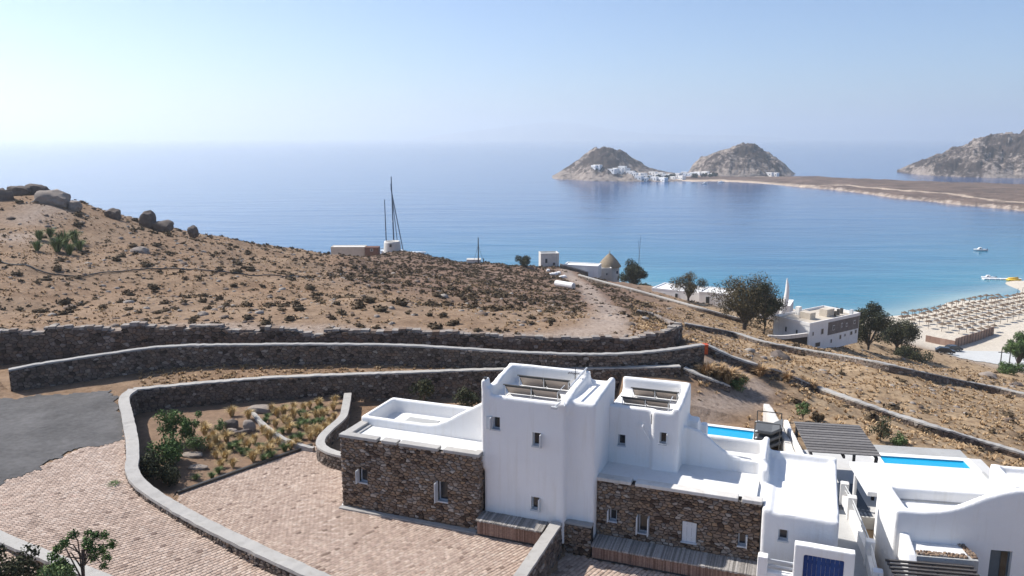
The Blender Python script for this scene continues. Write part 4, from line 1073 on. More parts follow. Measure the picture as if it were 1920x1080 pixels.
# ================================================================ paving, asphalt, garden
PAVER = toned('clay_paver', [(0, (0.22, 0.155, 0.125)), (0.25, (0.38, 0.285, 0.23)), (0.6, (0.50, 0.39, 0.32)), (0.85, (0.58, 0.475, 0.40)), (1, (0.46, 0.32, 0.26))], 0.9, 5, 0.3)
SANDJ = plain('joint_sand', (0.13, 0.10, 0.082), .95, .25, 3)
ASPH = plain('asphalt', (0.088, 0.084, 0.083), .9, .5, 0.45, bmp=.6, bscale=40)
def sheet(name, poly, step, zf, mat, rag=0.0, keep=None):
    """A sheet over the polygon, its edge broken by noise."""
    P = np.array([p[:2] for p in poly]); x0, y0 = P.min(0) - .5; x1, y1 = P.max(0) + .5
    xs = np.arange(x0, x1, step); ys = np.arange(y0, y1, step); XX, YY = np.meshgrid(xs, ys)
    ins = inpoly(XX.ravel() + fbm(XX.ravel() * 1.3, YY.ravel() * 1.3, 4) * rag, YY.ravel() + fbm(XX.ravel() * 1.1 + 50, YY.ravel() * 1.1, 4) * rag, poly).reshape(XX.shape)
    idx = np.arange(XX.size).reshape(XX.shape)
    c = ins[:-1, :-1] & ins[1:, :-1] & ins[:-1, 1:] & ins[1:, 1:]
    Fq = np.stack([idx[:-1, :-1][c], idx[:-1, 1:][c], idx[1:, 1:][c], idx[1:, :-1][c]], 1)
    zz = zf(XX.ravel(), YY.ravel()); V = np.stack([XX.ravel(), YY.ravel(), zz], 1)
    used = np.unique(Fq); mp = -np.ones(len(V), int); mp[used] = np.arange(len(used))
    me = fast_mesh(name, V[used], mp[Fq])
    o = link(name, me, mat, None, True); tag(o, kind='structure'); return o
def pavers(parent, poly, ang, lw, ld, zf, seed, single=300, tone_f=None):
    """Running bond of little blocks inside the polygon; the nearest ones are parts, the rest one joined part."""
    rs = np.random.RandomState(seed); P = np.array([p[:2] for p in poly]); c = P.mean(0); rad = np.abs(P - c).max() * 1.5
    a = R(ang); e = np.array([math.cos(a), math.sin(a)]); f_ = np.array([-e[1], e[0]])
    n1 = int(rad / lw) + 1; n2 = int(rad / ld) + 1
    I, J = np.meshgrid(np.arange(-n1, n1), np.arange(-n2, n2)); I = I.ravel(); J = J.ravel()
    cx = c[0] + e[0] * (I + .5 * (J % 2)) * lw + f_[0] * J * ld; cy = c[1] + e[1] * (I + .5 * (J % 2)) * lw + f_[1] * J * ld
    k = inpoly(cx, cy, poly); cx = cx[k]; cy = cy[k]; n = len(cx)
    o_ = np.argsort(cx ** 2 + cy ** 2); cx = cx[o_]; cy = cy[o_]
    zc = zf(cx, cy) + rs.uniform(-.006, .006, n)
    gx_ = (zf(cx + .3, cy) - zf(cx - .3, cy)) / .6; gy_ = (zf(cx, cy + .3) - zf(cx, cy - .3)) / .6
    g = .011; hx, hy = lw / 2 - g, ld / 2 - g; b = .012
    loc = np.array([(-hx, -hy, -.04), (hx, -hy, -.04), (hx, hy, -.04), (-hx, hy, -.04), (-hx, -hy, -.008), (hx, -hy, -.008), (hx, hy, -.008), (-hx, hy, -.008),
                    (-hx + b, -hy + b, 0), (hx - b, -hy + b, 0), (hx - b, hy - b, 0), (-hx + b, hy - b, 0)])
    Fq = np.array([(0, 1, 5, 4), (1, 2, 6, 5), (2, 3, 7, 6), (3, 0, 4, 7), (4, 5, 9, 8), (5, 6, 10, 9), (6, 7, 11, 10), (7, 4, 8, 11), (8, 9, 10, 11)])
    rot = rs.normal(0, .012, n); ca = np.cos(a + rot); sa = np.sin(a + rot)
    X_ = loc[None, :, 0] * ca[:, None] - loc[None, :, 1] * sa[:, None]; Y_ = loc[None, :, 0] * sa[:, None] + loc[None, :, 1] * ca[:, None]
    Z_ = loc[None, :, 2] + zc[:, None] + X_ * gx_[:, None] + Y_ * gy_[:, None]
    V = np.stack([X_ + cx[:, None], Y_ + cy[:, None], Z_], 2)
    tn = np.clip(rs.normal(.56, .14, n) - .4 * (rs.rand(n) < .03) + fbm(cx * .25, cy * .25, 3) * .4, 0, 1)
    for i in range(min(single, n)):
        me = bpy.data.meshes.new('paver'); me.from_pydata(V[i].tolist(), [], [tuple(int(v) for v in q) for q in Fq]); attr(me, 'tone', [tn[i]] * 12); link('paver', me, PAVER, parent)
    V2 = V[single:].reshape(-1, 3); m2 = n - single
    if m2 > 0:
        me = fast_mesh('small_pavers', V2, (Fq[None] + (np.arange(m2) * 12)[:, None, None]).reshape(-1, 4)); attr(me, 'tone', np.repeat(tn[single:], 12))
        tag(link('small_pavers', me, PAVER, parent), kind='stuff')
hA_ = lambda x, y: height(x, y)
court = [(p[0], p[1]) for p in WC_PTS[8:]][::-1] + [tuple(atz(333, 926, 0)[:2]), tuple(atz(585, 836, 0)[:2]), tuple(atz(605, 834, 0)[:2]), (-10.6, 42.4), (-10.1, 41.1), (-9.0, 40.2), (-7.6, 39.9)] + [tuple(FA.g(u, v)[:2]) for u, v in [(0.2, 2.2), (0.2, 0.3), (10.55, 0.3), (10.55, -8)]]
co_ = sheet('courtyard_paving', court, .3, lambda x, y: np.full(x.shape, -.022), SANDJ)
pavers(co_, court, 47, .235, .165, lambda x, y: np.full(x.shape, 0.0), 3)
px2w = lambda rows: [tuple(ground_px(*r)[:2]) for r in rows]
drive = px2w([(-60, 925), (60, 882), (150, 842), (232, 806)]) + [(p[0], p[1]) for p in WC_PTS[3:13]] + [(-8.5, 25.5), (-22, 25.5), (-31, 33.5)]
do_ = sheet('driveway_paving', drive, .3, lambda x, y: height(x, y) + .012, SANDJ)
pavers(do_, drive, 47, .235, .165, lambda x, y: height(x, y) + .035, 4)
asph = px2w([(-300, 800), (-60, 752), (25, 745), (90, 741), (200, 735), (222, 737)]) + [(p[0] - .1, p[1]) for p in WC_PTS[1:4]] + px2w([(170, 838), (60, 884), (-60, 930)]) + [(-40, 38)]
sheet('asphalt_road', asph, .16, lambda x, y: height(x, y) + .05, ASPH, 1.6)
courtB = [tuple(FA.g(u, v)[:2]) for u, v in [(10.95, .7), (12.3, .5), (20.4, .5), (20.4, -8), (10.95, -8)]]
cb_ = sheet('lower_courtyard_paving', courtB, .3, lambda x, y: np.full(x.shape, Z_B - .02), SANDJ)
pavers(cb_, courtB, 52, .27, .19, lambda x, y: np.full(x.shape, Z_B), 6, 100)
MB().prism_z([tuple(FA.g(u, v)[:2]) for u, v in [(-.55, 1.2), (0.03, -.2), (0.05, 1.9)]], -.02, .035).build('entrance_slab', ROOFW, None); tag(bpy.data.objects['entrance_slab'], kind='structure')
# garden soil
SOIL = plain('garden_soil', (0.21, 0.135, 0.085), .95, .3, 2.2, bmp=.8, bscale=14, bdist=.05)
CURB = [tuple(atz(333, 926, 0)[:2]), tuple(atz(585, 836, 0)[:2])]
gpoly = [CURB[0], CURB[1], (-11.0, 43.6), (-10.7, 44.4), (-10.45, 46.4), (-10.7, 48.6), (-11.0, 50.8)] + [(p[0], p[1] - .1) for p in W3_PTS[:5][::-1] if p[0] < -11.2] + [(p[0] + .1, p[1]) for p in WC_PTS[1:9]]
def garden_z(x, y):
    d = pdist(x, y, [(*CURB[0], 0), (*CURB[1], 0)])
    return .03 + .35 * smoothstep(0, 7, d) + fbm(x * .9, y * .9, 3) * .22
sheet('garden_bed', gpoly, .2, garden_z, SOIL)
ed = thing('garden_edging', 'straight dark metal edging between garden bed and paving', 'edging', W0, (*CURB[0], 0))
a_ = np.array(CURB[0]); b_ = np.array(CURB[1]); d_ = (b_ - a_) / np.linalg.norm(b_ - a_); n_ = np.array([-d_[1], d_[0]]) * .08
MB().prism_z([tuple(a_ - n_), tuple(b_ - n_), tuple(b_ + n_), tuple(a_ + n_)], -.05, .14).build('edging_bar', METALD, ed)
rg = [tuple(np.append(atz(x, y, .45)[:2], z)) for x, y, z in [(468, 768, .55), (482, 783, .5), (500, 799, .45), (530, 818, .38), (560, 827, .3), (588, 832, .22)]]
wl = WallLine(rg, .28, .25, -.05); kb = MB(); wl.strip(kb, wl.lo, wl.P[:, 2], .14, .02, 4)
kth = thing('garden_kerb', 'pale curving kerb dividing the planted garden bed', 'kerb', W0, (rg[0][0], rg[0][1], 0)); kb.build('kerb', WCOPING, kth)

# ================================================================ plants
STRAW = toned('straw_grass', [(0, (0.32, 0.21, 0.09)), (.5, (0.54, 0.40, 0.19)), (1, (0.68, 0.55, 0.31))], .9, 20, 0)
GREEN = toned('green_leaf', [(0, (0.028, 0.055, 0.016)), (.5, (0.075, 0.135, 0.038)), (1, (0.16, 0.23, 0.07))], .8, 20, 0)
SAGE = toned('sage_leaf', [(0, (0.05, 0.08, 0.03)), (.5, (0.125, 0.19, 0.07)), (1, (0.24, 0.30, 0.13))], .85, 20, 0)
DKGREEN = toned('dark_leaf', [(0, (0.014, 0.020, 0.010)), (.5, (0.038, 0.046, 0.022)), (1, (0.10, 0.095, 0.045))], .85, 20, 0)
OLIVE = toned('tamarisk_leaf', [(0, (0.028, 0.026, 0.012)), (.5, (0.085, 0.070, 0.034)), (1, (0.19, 0.145, 0.075))], .85, 20, 0)
SCRUB = toned('scrub', [(0, (0.036, 0.026, 0.017)), (.5, (0.105, 0.076, 0.046)), (1, (0.23, 0.17, 0.105))], .95, 8, 0)
HAY = toned('hay', [(0, (0.27, 0.165, 0.085)), (.5, (0.43, 0.295, 0.165)), (1, (0.58, 0.43, 0.265))], .95, 8, 0)
BARK = plain('bark', (0.10, 0.075, 0.06), .95, .3, 6, bmp=.6)
ROCKM = plain('granite', (0.13, 0.105, 0.09), .95, .35, 1.3, bmp=.8, bscale=7, bdist=.08)
ROCKL = plain('pale_granite', (0.27, 0.225, 0.19), .95, .25, 1.3, bmp=.7, bscale=7, bdist=.06)
def tuft_arr(n, h, spread, seed, width=.02, droop=.5):
    rs = np.random.RandomState(seed); V = []; Fc = []; T = []
    for i in range(n):
        a = rs.uniform(0, 6.283); r0 = spread * .18 * rs.rand(); L = h * rs.uniform(.6, 1.15); o = spread * rs.uniform(.15, 1)
        d = np.array([math.cos(a), math.sin(a), 0]); s = np.array([-d[1], d[0], 0]) * width * rs.uniform(.6, 1.3)
        p0 = d * r0; p1 = d * (r0 + o * .45) + np.array([0, 0, L * .68]); p2 = d * (r0 + o) + np.array([0, 0, L * (1 - droop * o / (spread + 1e-6) * .45)])
        b = len(V); V += [p0 - s, p0 + s, p1 - s * .8, p1 + s * .8, p2]; Fc += [(b, b + 1, b + 3), (b, b + 3, b + 2), (b + 2, b + 3, b + 4)]; T += [rs.rand()] * 5
    return np.array(V), np.array(Fc), np.array(T)
def leaf_arr(centers, radii, n, size, seed, flat=1.0, shell=.55):
    """Leaf-sized faces spread through clumps; tone follows each clump a little."""
    rs = np.random.RandomState(seed); C_ = np.array(centers, float); Rr = np.array(radii, float)
    if Rr.ndim == 1: Rr = np.stack([Rr, Rr, Rr * flat], 1)
    wgt = Rr.prod(1) ** .7; k = rs.choice(len(C_), n, p=wgt / wgt.sum())
    d = rs.normal(size=(n, 3)); d /= np.linalg.norm(d, axis=1)[:, None]
    r = (shell + (1 - shell) * rs.rand(n)) ** .8
    P = C_[k] + d * Rr[k] * r[:, None]
    nn = d + rs.normal(size=(n, 3)) * .7; nn /= np.linalg.norm(nn, axis=1)[:, None]
    t1 = np.cross(nn, rs.normal(size=(n, 3))); t1 /= np.linalg.norm(t1, axis=1)[:, None]; t2 = np.cross(nn, t1)
    s = size * rs.uniform(.6, 1.4, n)[:, None]
    V = np.stack([P - t1 * s * .5, P + t2 * s * .32, P + t1 * s * .6, P - t2 * s * .32], 1).reshape(-1, 3)
    Fq = np.arange(n * 4).reshape(-1, 4)
    ct = rs.uniform(.15, .85, len(C_)); T = np.clip(ct[k] * .5 + rs.rand(n) * .5, 0, 1)
    return V, Fq, np.repeat(T, 4)
def arr_mesh(name, VFT):
    me = fast_mesh(name, VFT[0], VFT[1]); attr(me, 'tone', VFT[2]); return me
def place(o, p, s=1.0, rz=None, label=None, cat=None, group=None):
    o.location = p; o.scale = (s, s, s) if np.isscalar(s) else s; o.rotation_euler = (0, 0, random.uniform(0, 6.28) if rz is None else rz)
    return tag(o, label, cat, group)
zoomG = lambda x, y: (200 + x / 4, 680 + y / 4)
def garden_pt(x, y):
    px, py = zoomG(x, y); p = atz(px, py, .2); p[2] = float(garden_z(np.array([p[0]]), np.array([p[1]]))[0]); p = atz(px, py, p[2]); return p
straw_m = [arr_mesh('grass_tuft', tuft_arr(170, .62, .44, s, .014, .8)) for s in (1, 2, 3)]
green_m = [arr_mesh('lavender_clump', tuft_arr(150, .42, .40, s, .015, .6)) for s in (4, 5, 6)]
for me in straw_m: me.materials.append(STRAW)
for me in green_m: me.materials.append(SAGE)
for k, (x, y) in enumerate([(730, 500), (770, 600), (830, 630), (940, 405), (1065, 420), (1105, 610), (1220, 580), (890, 730), (950, 785), (1100, 740), (1215, 690), (1280, 405), (1365, 465), (1405, 355), (1525, 345), (1715, 300), (1700, 355), (1705, 430), (1640, 515), (1555, 545), (1265, 490), (1175, 535), (900, 595), (1425, 635), (860, 670), (1575, 420), (1670, 465), (1530, 585), (740, 545), (800, 585), (1330, 395), (1370, 530), (1060, 660), (1010, 600), (1150, 680), (1290, 620), (1240, 640), (1380, 650), (820, 720), (860, 790), (780, 660), (1620, 420), (1480, 360), (1500, 440), (1400, 420), (1590, 330), (1650, 390), (1500, 530), (1590, 560), (1330, 450), (1240, 380)]):
    o = link('grass_tuft', straw_m[k % 3]); place(o, garden_pt(x, y), random.uniform(.9, 1.35), None, 'straw coloured feather grass tuft in the planted garden', 'grass', 'straw grass tufts in the garden')
for k, (x, y) in enumerate([(1010, 685), (1150, 650), (1335, 665), (790, 870), (670, 880), (1180, 740), (1190, 450), (1455, 400), (1440, 495), (1555, 475), (1550, 515), (1320, 530), (1610, 335), (1460, 445), (1580, 380), (1450, 580), (980, 640), (1205, 420), (1660, 560), (1060, 700), (930, 660), (1270, 560), (1390, 580), (1490, 480), (1600, 460), (1340, 350), (840, 830), (1230, 720)]):
    o = link('lavender_clump', green_m[k % 3]); place(o, garden_pt(x, y), random.uniform(.75, 1.25), None, 'small rounded green clump in the planted garden', 'plant', 'green clumps in the garden')
def plant(name, label, cat, base, trunk, clumps, radii, n, leaf, mat, seed, group=None, limbs=4, tr=.06, shell=.5):
    """Woody plant: trunk with limbs reaching into each clump, leaves spread through the clumps."""
    th = thing(name, label, cat, W0, tuple(base), group); b = np.array(base); rs = random.Random(seed)
    mb = MB(); fork = b + np.array(trunk)
    mb.path([tuple(b - np.array([0, 0, .1])), tuple(b + np.array(trunk) * .5 + np.array([rs.uniform(-.05, .05) * trunk[2], rs.uniform(-.05, .05) * trunk[2], 0])), tuple(fork)], tr, 6) if trunk[2] > 0 else None
    tb = mb.build('trunk', BARK, th)
    for c in clumps[:max(limbs, 1) * 3]:
        e = b + np.array(c); mid = (fork + e) / 2 + np.array([rs.uniform(-.1, .1), rs.uniform(-.1, .1), .12]) * np.linalg.norm(e - fork)
        st_ = b + np.array(trunk) * rs.uniform(.55, 1.0); lm = MB(); lm.tube(tuple(st_), tuple(mid), tr * .62, tr * .4); lm.tube(tuple(mid), tuple(e), tr * .4, tr * .14); BASE_ = lm.build('limb', BARK, tb)
    A = leaf_arr(clumps, radii, n, leaf, seed, 1.0, shell); me = arr_mesh('crown', A); link('crown', me, mat, th)
    return th
def clumps_in(n, rx, ry, rz, cz_, rmin, rmax, seed, low=-.6):
    rs = np.random.RandomState(seed); out = []; rad = []
    while len(out) < n:
        d = rs.uniform(-1, 1, 3)
        if np.linalg.norm(d) > 1 or d[2] < low: continue
        out.append((d[0] * rx, d[1] * ry, cz_ + d[2] * rz)); rad.append(rs.uniform(rmin, rmax))
    return out, rad
def bush(name, label, cat, p, rx, rz, n, leaf, mat, seed, nc=9, group=None):
    cl, rd = clumps_in(nc, rx * .75, rx * .75, rz * .7, rz * .95, rx * .28, rx * .5, seed, -.8)
    return plant(name, label, cat, p, (0, 0, rz * .35), cl, rd, n, leaf, mat, seed, group, 3, .03 + rx * .02, .35)
bush('leafy_shrub', 'bright green leafy shrub at the sunny edge of the garden wall shade', 'shrub', garden_pt(470, 760), 1.3, 1.15, 2600, .13, GREEN, 1)
bush('dark_shrub', 'dark tall shrub against the long retaining wall in the garden', 'shrub', garden_pt(650, 600), .8, 1.2, 1500, .11, GREEN, 2)
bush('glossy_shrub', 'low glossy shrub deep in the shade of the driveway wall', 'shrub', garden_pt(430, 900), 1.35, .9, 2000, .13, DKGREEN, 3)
bush('spreading_shrub', 'spreading light green shrub between feather grass and leafy shrub', 'shrub', garden_pt(680, 670), .8, .6, 1100, .09, SAGE, 4)
bush('yellow_shrub', 'yellow green shrub beside the garden rocks', 'shrub', garden_pt(850, 520), .45, .45, 600, .08, SAGE, 5)
bush('shade_shrub', 'dark leafy shrub in the corner under the retaining wall', 'shrub', garden_pt(500, 590), 1.0, 1.1, 1500, .12, GREEN, 6)
def rock_mesh(name, dims, seed, sub=3, rough=.35):
    bm = bmesh.new(); bmesh.ops.create_icosphere(bm, subdivisions=sub, radius=1)
    for v in bm.verts:
        n1 = mnoise.noise(v.co * 1.1 + Vector((seed * 3.1, 0, 0))); n2 = mnoise.noise(v.co * 2.7 + Vector((0, seed * 2.3, 0)))
        v.co *= 1 + rough * n1 + rough * .6 * n2 + rough * .25 * mnoise.noise(v.co * 6.1)
        m_ = max(abs(v.co.x), abs(v.co.y), abs(v.co.z)); v.co *= .72 + .28 / max(m_, .5)
        v.co = Vector((v.co.x * dims[0], v.co.y * dims[1], v.co.z * dims[2]))
    me = bpy.data.meshes.new(name); bm.to_mesh(me); bm.free(); return me
def rock(label, p, dims, mat, seed, rz=0, sink=.25, cat='rock', name='rock', group=None):
    me = rock_mesh(name, dims, seed); o = link(name, me, mat, None, True); me.set_sharp_from_angle(angle=R(40))
    o.location = (p[0], p[1], p[2] + dims[2] * (1 - 2 * sink)); o.rotation_euler = (0, 0, rz); return tag(o, label, cat, group)
rock('pointed brown rock standing in the middle of the garden', garden_pt(940, 490), (.42, .3, .36), ROCKM, 1)
rock('pale split rock beside the kerb in the garden', garden_pt(1070, 505), (.35, .3, .42), ROCKL, 2)
rock('low white rock lying before the pointed garden rock', garden_pt(940, 530), (.36, .25, .2), ROCKL, 3)
rock('long leaning grey rock slab below the split garden rock', garden_pt(1020, 540), (.55, .18, .2), ROCKM, 4, .6)
rock('long flat boulder lying at the foot of the retaining wall', garden_pt(1160, 370), (.95, .4, .28), ROCKL, 6, -.1)
rock('flat sandy rock beside the shaded corner of the garden', garden_pt(640, 700), (.55, .35, .12), ROCKL, 8)
rock('flat tan stone slab near the edging in the garden', garden_pt(690, 790), (.5, .3, .10), ROCKL, 9)
# foreground: white wall cap, bushes and young tree in the lower left corner
fw = [tuple(atz(x, y, 1.75)) for x, y in [(-120, 945), (0, 1005), (60, 1030), (130, 1058), (230, 1098), (330, 1140)]]
stone_wall('roadside_wall', 'white topped wall along the near side of the paved driveway', fw, .4, (1, -1), .28, .18, 97, .12, WCOPING, .08, 20, .05)
yt = atz(150, 1075, 1.3)
YB = atY(152, 1120, 25.6); YB[2] = hz(YB[0], YB[1])
def fz(px, py, Y): return atY(px, py, Y) - YB
cl = [fz(*q, 25.6 + random.uniform(-.35, .35)) for q in [(138, 1003), (165, 1000), (180, 1005), (195, 1003), (165, 1018), (120, 1018), (108, 1030), (210, 1020), (190, 1030), (175, 1045), (200, 1045), (100, 1045), (115, 1055), (195, 1062), (105, 1065), (172, 1030)]]
plant('young_tree', 'slender young tree with sparse leaf clumps by the roadside wall', 'tree', YB, fz(155, 1030, 25.6), [tuple(c) for c in cl], [.2, .19, .2, .18, .24, .2, .19, .19, .22, .18, .2, .23, .22, .15, .23, .18], 2600, .085, GREEN, 12, None, 6, .05, .2)
def fb(px, py, Y, rx, rz, seed, label, mat, name='dense_bush'):
    q = atY(px, py, Y); top_ = q[2]; q[2] = hz(q[0], q[1]); rz = max(.5, (top_ - q[2]) / 1.75)
    return bush(name, label, 'bush', q, rx, rz, 4200, .10, mat, seed, 14)
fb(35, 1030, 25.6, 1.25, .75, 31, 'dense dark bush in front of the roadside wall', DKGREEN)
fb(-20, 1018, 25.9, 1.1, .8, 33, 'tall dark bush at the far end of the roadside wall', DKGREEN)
fb(98, 1048, 25.2, .75, .5, 34, 'grey green bush at the foot of the young tree', SAGE)
mt = atz(215, 905, 1.35)
wd = ground_px(215, 908); o = link('grass_patch', arr_mesh('grass_patch', tuft_arr(90, .12, .5, 9, .012, .9)), SAGE); place(o, wd, 1, 0, 'green grass patch growing in the driveway against the curving wall', 'grass')

# ================================================================ the hill: scrub, dry grass, boulders, hose
rs = np.random.RandomState(21)
def dome_arr(n, seed, size):
    r_ = np.random.RandomState(seed)
    V, F_, T = leaf_arr([(0, 0, .18), (.2, .1, .14), (-.2, .05, .15), (.05, -.2, .13)], [(.36, .36, .30), (.27, .27, .24), (.26, .28, .24), (.28, .26, .22)], n, size, seed, 1, .55)
    V[:, 2] = np.maximum(V[:, 2], -.05)
    bm = bmesh.new(); bmesh.ops.create_uvsphere(bm, u_segments=9, v_segments=6, radius=1); off = len(V); Q_ = []; G_ = []
    bm.verts.index_update()
    for v in bm.verts:
        k = 1 + .45 * mnoise.noise(v.co * 2.2 + Vector((seed * 5.0, 0, 0))); Q_.append((v.co.x * .31 * k, v.co.y * .31 * k, max(-.05, .08 + v.co.z * .21 * k)))
    for f in bm.faces:
        ix = [v.index for v in f.verts]; G_.append([off + i for i in (ix if len(ix) == 4 else ix + [ix[-1]])])
    bm.free()
    G_ = [g for g in G_ if len(set(g)) == 4]
    return np.concatenate([V, np.array(Q_)]), np.concatenate([F_, np.array(G_)]), np.concatenate([T, r_.uniform(.2, .65, len(Q_))])
lo_ = [(lambda a: (np.stack([a[0][:, 0], a[0][:, 1], np.maximum(a[0][:, 2], -.05)], 1), a[1], a[2]))(leaf_arr([(0, 0, .16), (.18, .1, .12), (-.18, .05, .13), (.05, -.2, .12)], [(.3, .3, .24), (.22, .22, .18), (.22, .24, .18), (.24, .22, .17)], 26, .26, 300 + s, 1, .3)) for s in range(6)]
shr = [dome_arr(44, s, .19) for s in range(6)]
hay = [tuft_arr(12, .42, .48, 40 + s, .06, .7) for s in range(5)]
def scatter(n, ok, y0, y1, x0, x1):
    x = rs.uniform(x0, x1, n); y = rs.uniform(y0, y1, n); z = height(x, y); P = np.stack([x, y, z], 1); px, py = projv(P)
    k = ok(P, px, py); return P[k], px[k], py[k]
w1y = lambda x: np.interp(x, [p[0] for p in W1_PTS], [p[1] for p in W1_PTS])
built = [[tuple(FA.g(u, v)[:2]) for u, v in [(-1, -9), (-1, 6), (12, 8), (13.8, 19), (20.5, 19), (24, 12), (26, -9)]], [tuple(FD.g(u, v)[:2]) for u, v in [(-3.8, -6), (-3.8, 13), (2, 16.2), (8.8, 16.2), (11, 2), (11, -6)]]]
def clear(P):
    k = np.ones(len(P), bool)
    for b in built: k &= ~inpoly(P[:, 0], P[:, 1], b)
    return k & (P[:, 2] > -33.5)
def hill_ok(P, px, py):
    hillm = (P[:, 1] > w1y(P[:, 0]) + 1.2) & (P[:, 0] < 24) & (px > -80) & (px < 1330)
    dense = smoothstep(570, 720, px) * smoothstep(92, 110, P[:, 1])
    dens = .22 + .24 * (fbm(P[:, 0] * .12, P[:, 1] * .12, 3) > .02) + .75 * dense
    dens *= 1 - .95 * (pdist(P[:, 0], P[:, 1], TRACK) < 3.0); dens *= 1 - .9 * (pdist(P[:, 0], P[:, 1], TRACK3) < 2)
    return hillm & clear(P) & (rs.rand(len(P)) < dens)
A = scatter(38000, hill_ok, 60, 232, -100, 40)
def right_ok(P, px, py):
    k = (px > 1180) & (px < 1990) & (P[:, 1] > 50) & (P[:, 0] > 10) & clear(P)
    dens = .10 + .22 * smoothstep(85, 140, P[:, 1]) + .25 * (fbm(P[:, 0] * .1, P[:, 1] * .1, 3) > .05)
    return k & (rs.rand(len(P)) < dens)
Bq = scatter(9000, right_ok, 50, 190, 10, 130)
SP_ = np.concatenate([A[0], Bq[0]]); spx = np.concatenate([A[1], Bq[1]])
ssz = np.clip(rs.lognormal(-.55, .5, len(SP_)), .22, 1.8); order = np.argsort(-ssz / SP_[:, 1])
svar = rs.randint(0, 6, len(SP_)); srot = rs.uniform(0, 6.28, len(SP_)); sfl = rs.uniform(.6, 1.0, len(SP_))
smeshes = [arr_mesh('scrub_bush', a) for a in shr]
for me in smeshes: me.materials.append(SCRUB)
for i in order[:300]:
    o = link('scrub_bush', smeshes[svar[i]]); place(o, SP_[i], (ssz[i], ssz[i], ssz[i] * sfl[i]), srot[i], 'low dark cushion of dry scrub on the hillside', 'shrub', 'scrub cushions on the slopes')
def merge(name, arrs, P, var, sc, rot, fl, idx, mat, label):
    VV = []; FF = []; TT = []; off = 0; jit = np.random.RandomState(5).uniform(-.25, .25, len(P))
    for i in idx:
        V, F_, T = arrs[var[i]]; c, s = math.cos(rot[i]), math.sin(rot[i]); k = sc[i]
        VV.append(np.stack([(V[:, 0] * c - V[:, 1] * s) * k + P[i, 0], (V[:, 0] * s + V[:, 1] * c) * k + P[i, 1], V[:, 2] * k * fl[i] + P[i, 2] - .02], 1)); FF.append(F_ + off); TT.append(np.clip(T + jit[i], 0, 1)); off += len(V)
    me = arr_mesh(name, (np.concatenate(VV), np.concatenate(FF), np.concatenate(TT))); o = link(name, me, mat); tag(o, label, kind='stuff'); return o
merge('hill_scrub', shr[:1] * 0 + lo_, SP_, svar, ssz, srot, sfl, order[300:], SCRUB, 'brown dry scrub covering the hillside')
def hay_ok(P, px, py):
    k = (P[:, 0] > 9) & (px > 1180) & (px < 1990) & (P[:, 1] > 47) & clear(P)
    dens = .35 + .5 * (fbm(P[:, 0] * .16, P[:, 1] * .16, 3) > .0)
    dens *= 1 - .92 * (pdist(P[:, 0], P[:, 1], TRACK2) < 1.6)
    return k & (rs.rand(len(P)) < dens)
Hq = scatter(27000, hay_ok, 46, 150, 9, 95)
def hay2_ok(P, px, py):
    k = (P[:, 1] > w1y(P[:, 0]) + 1.5) & (px > -50) & (px < 1300) & (P[:, 0] < 22) & (pdist(P[:, 0], P[:, 1], TRACK) > 2.5)
    return k & (rs.rand(len(P)) < np.where(fbm(P[:, 0] * .08 + 9, P[:, 1] * .08, 3) > .04, .75, .3))
H2 = scatter(21000, hay2_ok, 61, 150, -70, 22)
lane = [(p[0], p[1] - .1) for p in W2_PTS] + [(p[0], p[1] + .3) for p in W3_PTS[::-1]]
H3 = scatter(5200, lambda P, px, py: inpoly(P[:, 0], P[:, 1], lane) & (px > 260), 46, 60, -27, 16)
HP = np.concatenate([Hq[0], H2[0], H3[0]]); hs = np.concatenate([rs.uniform(.35, .85, len(Hq[0])), rs.uniform(.25, .6, len(H2[0])), rs.uniform(.25, .6, len(H3[0]))])
merge('dry_grass', hay, HP, rs.randint(0, 5, len(HP)), hs, rs.uniform(0, 6.28, len(HP)), rs.uniform(.6, 1.1, len(HP)), range(len(HP)), HAY, 'golden dry grass on the slopes and along the lane')
# scattered stones on the bare hill
peb = [rock_mesh('pebble', (.22, .18, .13), s, 1) for s in range(3)]
def stones_ok(P, px, py): return (P[:, 1] > w1y(P[:, 0]) + 1) & (px > -60) & (px < 1900) & clear(P) & (rs.rand(len(P)) < .5)
Q = scatter(9000, stones_ok, 60, 150, -80, 80)[0]
parr = []
for me in peb:
    v = np.array([tuple(x.co) for x in me.vertices]); f_ = np.array([tuple(x.vertices) for x in me.polygons]); parr.append((v, f_, np.full(len(v), .8)))
merge('loose_stones', parr, Q, rs.randint(0, 3, len(Q)), rs.lognormal(-.3, .5, len(Q)), rs.uniform(0, 6, len(Q)), np.ones(len(Q)), range(len(Q)), FSTONE, 'small loose stones strewn over the dry slopes')
def brock(label, px, py, wpx, hpx, Y, mat, seed, name='boulder', dz=.3):
    p = atY(px, py, Y); w_ = wpx * Y / FPX / 2; h_ = hpx * Y / FPX / 2
    me = rock_mesh(name, (w_ * 1.05, w_ * .9, h_ * 1.6), seed, 3, .42); o = link(name, me, mat, None, True); me.set_sharp_from_angle(angle=R(28))
    o.location = (p[0], p[1], p[2] - h_ * .62); o.rotation_euler = (0, random.uniform(-.12, .12), random.uniform(-.3, .3)); return tag(o, label, 'boulder')
brock('largest pale flat boulder at the top of the hill', 100, 367, 56, 22, 124, ROCKL, 1)
brock('rounded dark boulder rising behind the largest hilltop boulder', 71, 356, 42, 22, 129, ROCKM, 2)
brock('long low dark boulder on the hilltop beside the rounded one', 36, 355, 40, 14, 127, ROCKM, 3)
brock('broken light boulder just below the largest hilltop boulder', 139, 383, 24, 15, 124, ROCKL, 4)
brock('low dark boulder alone on the ridge below the hilltop group', 212, 399, 26, 15, 129, ROCKM, 5)
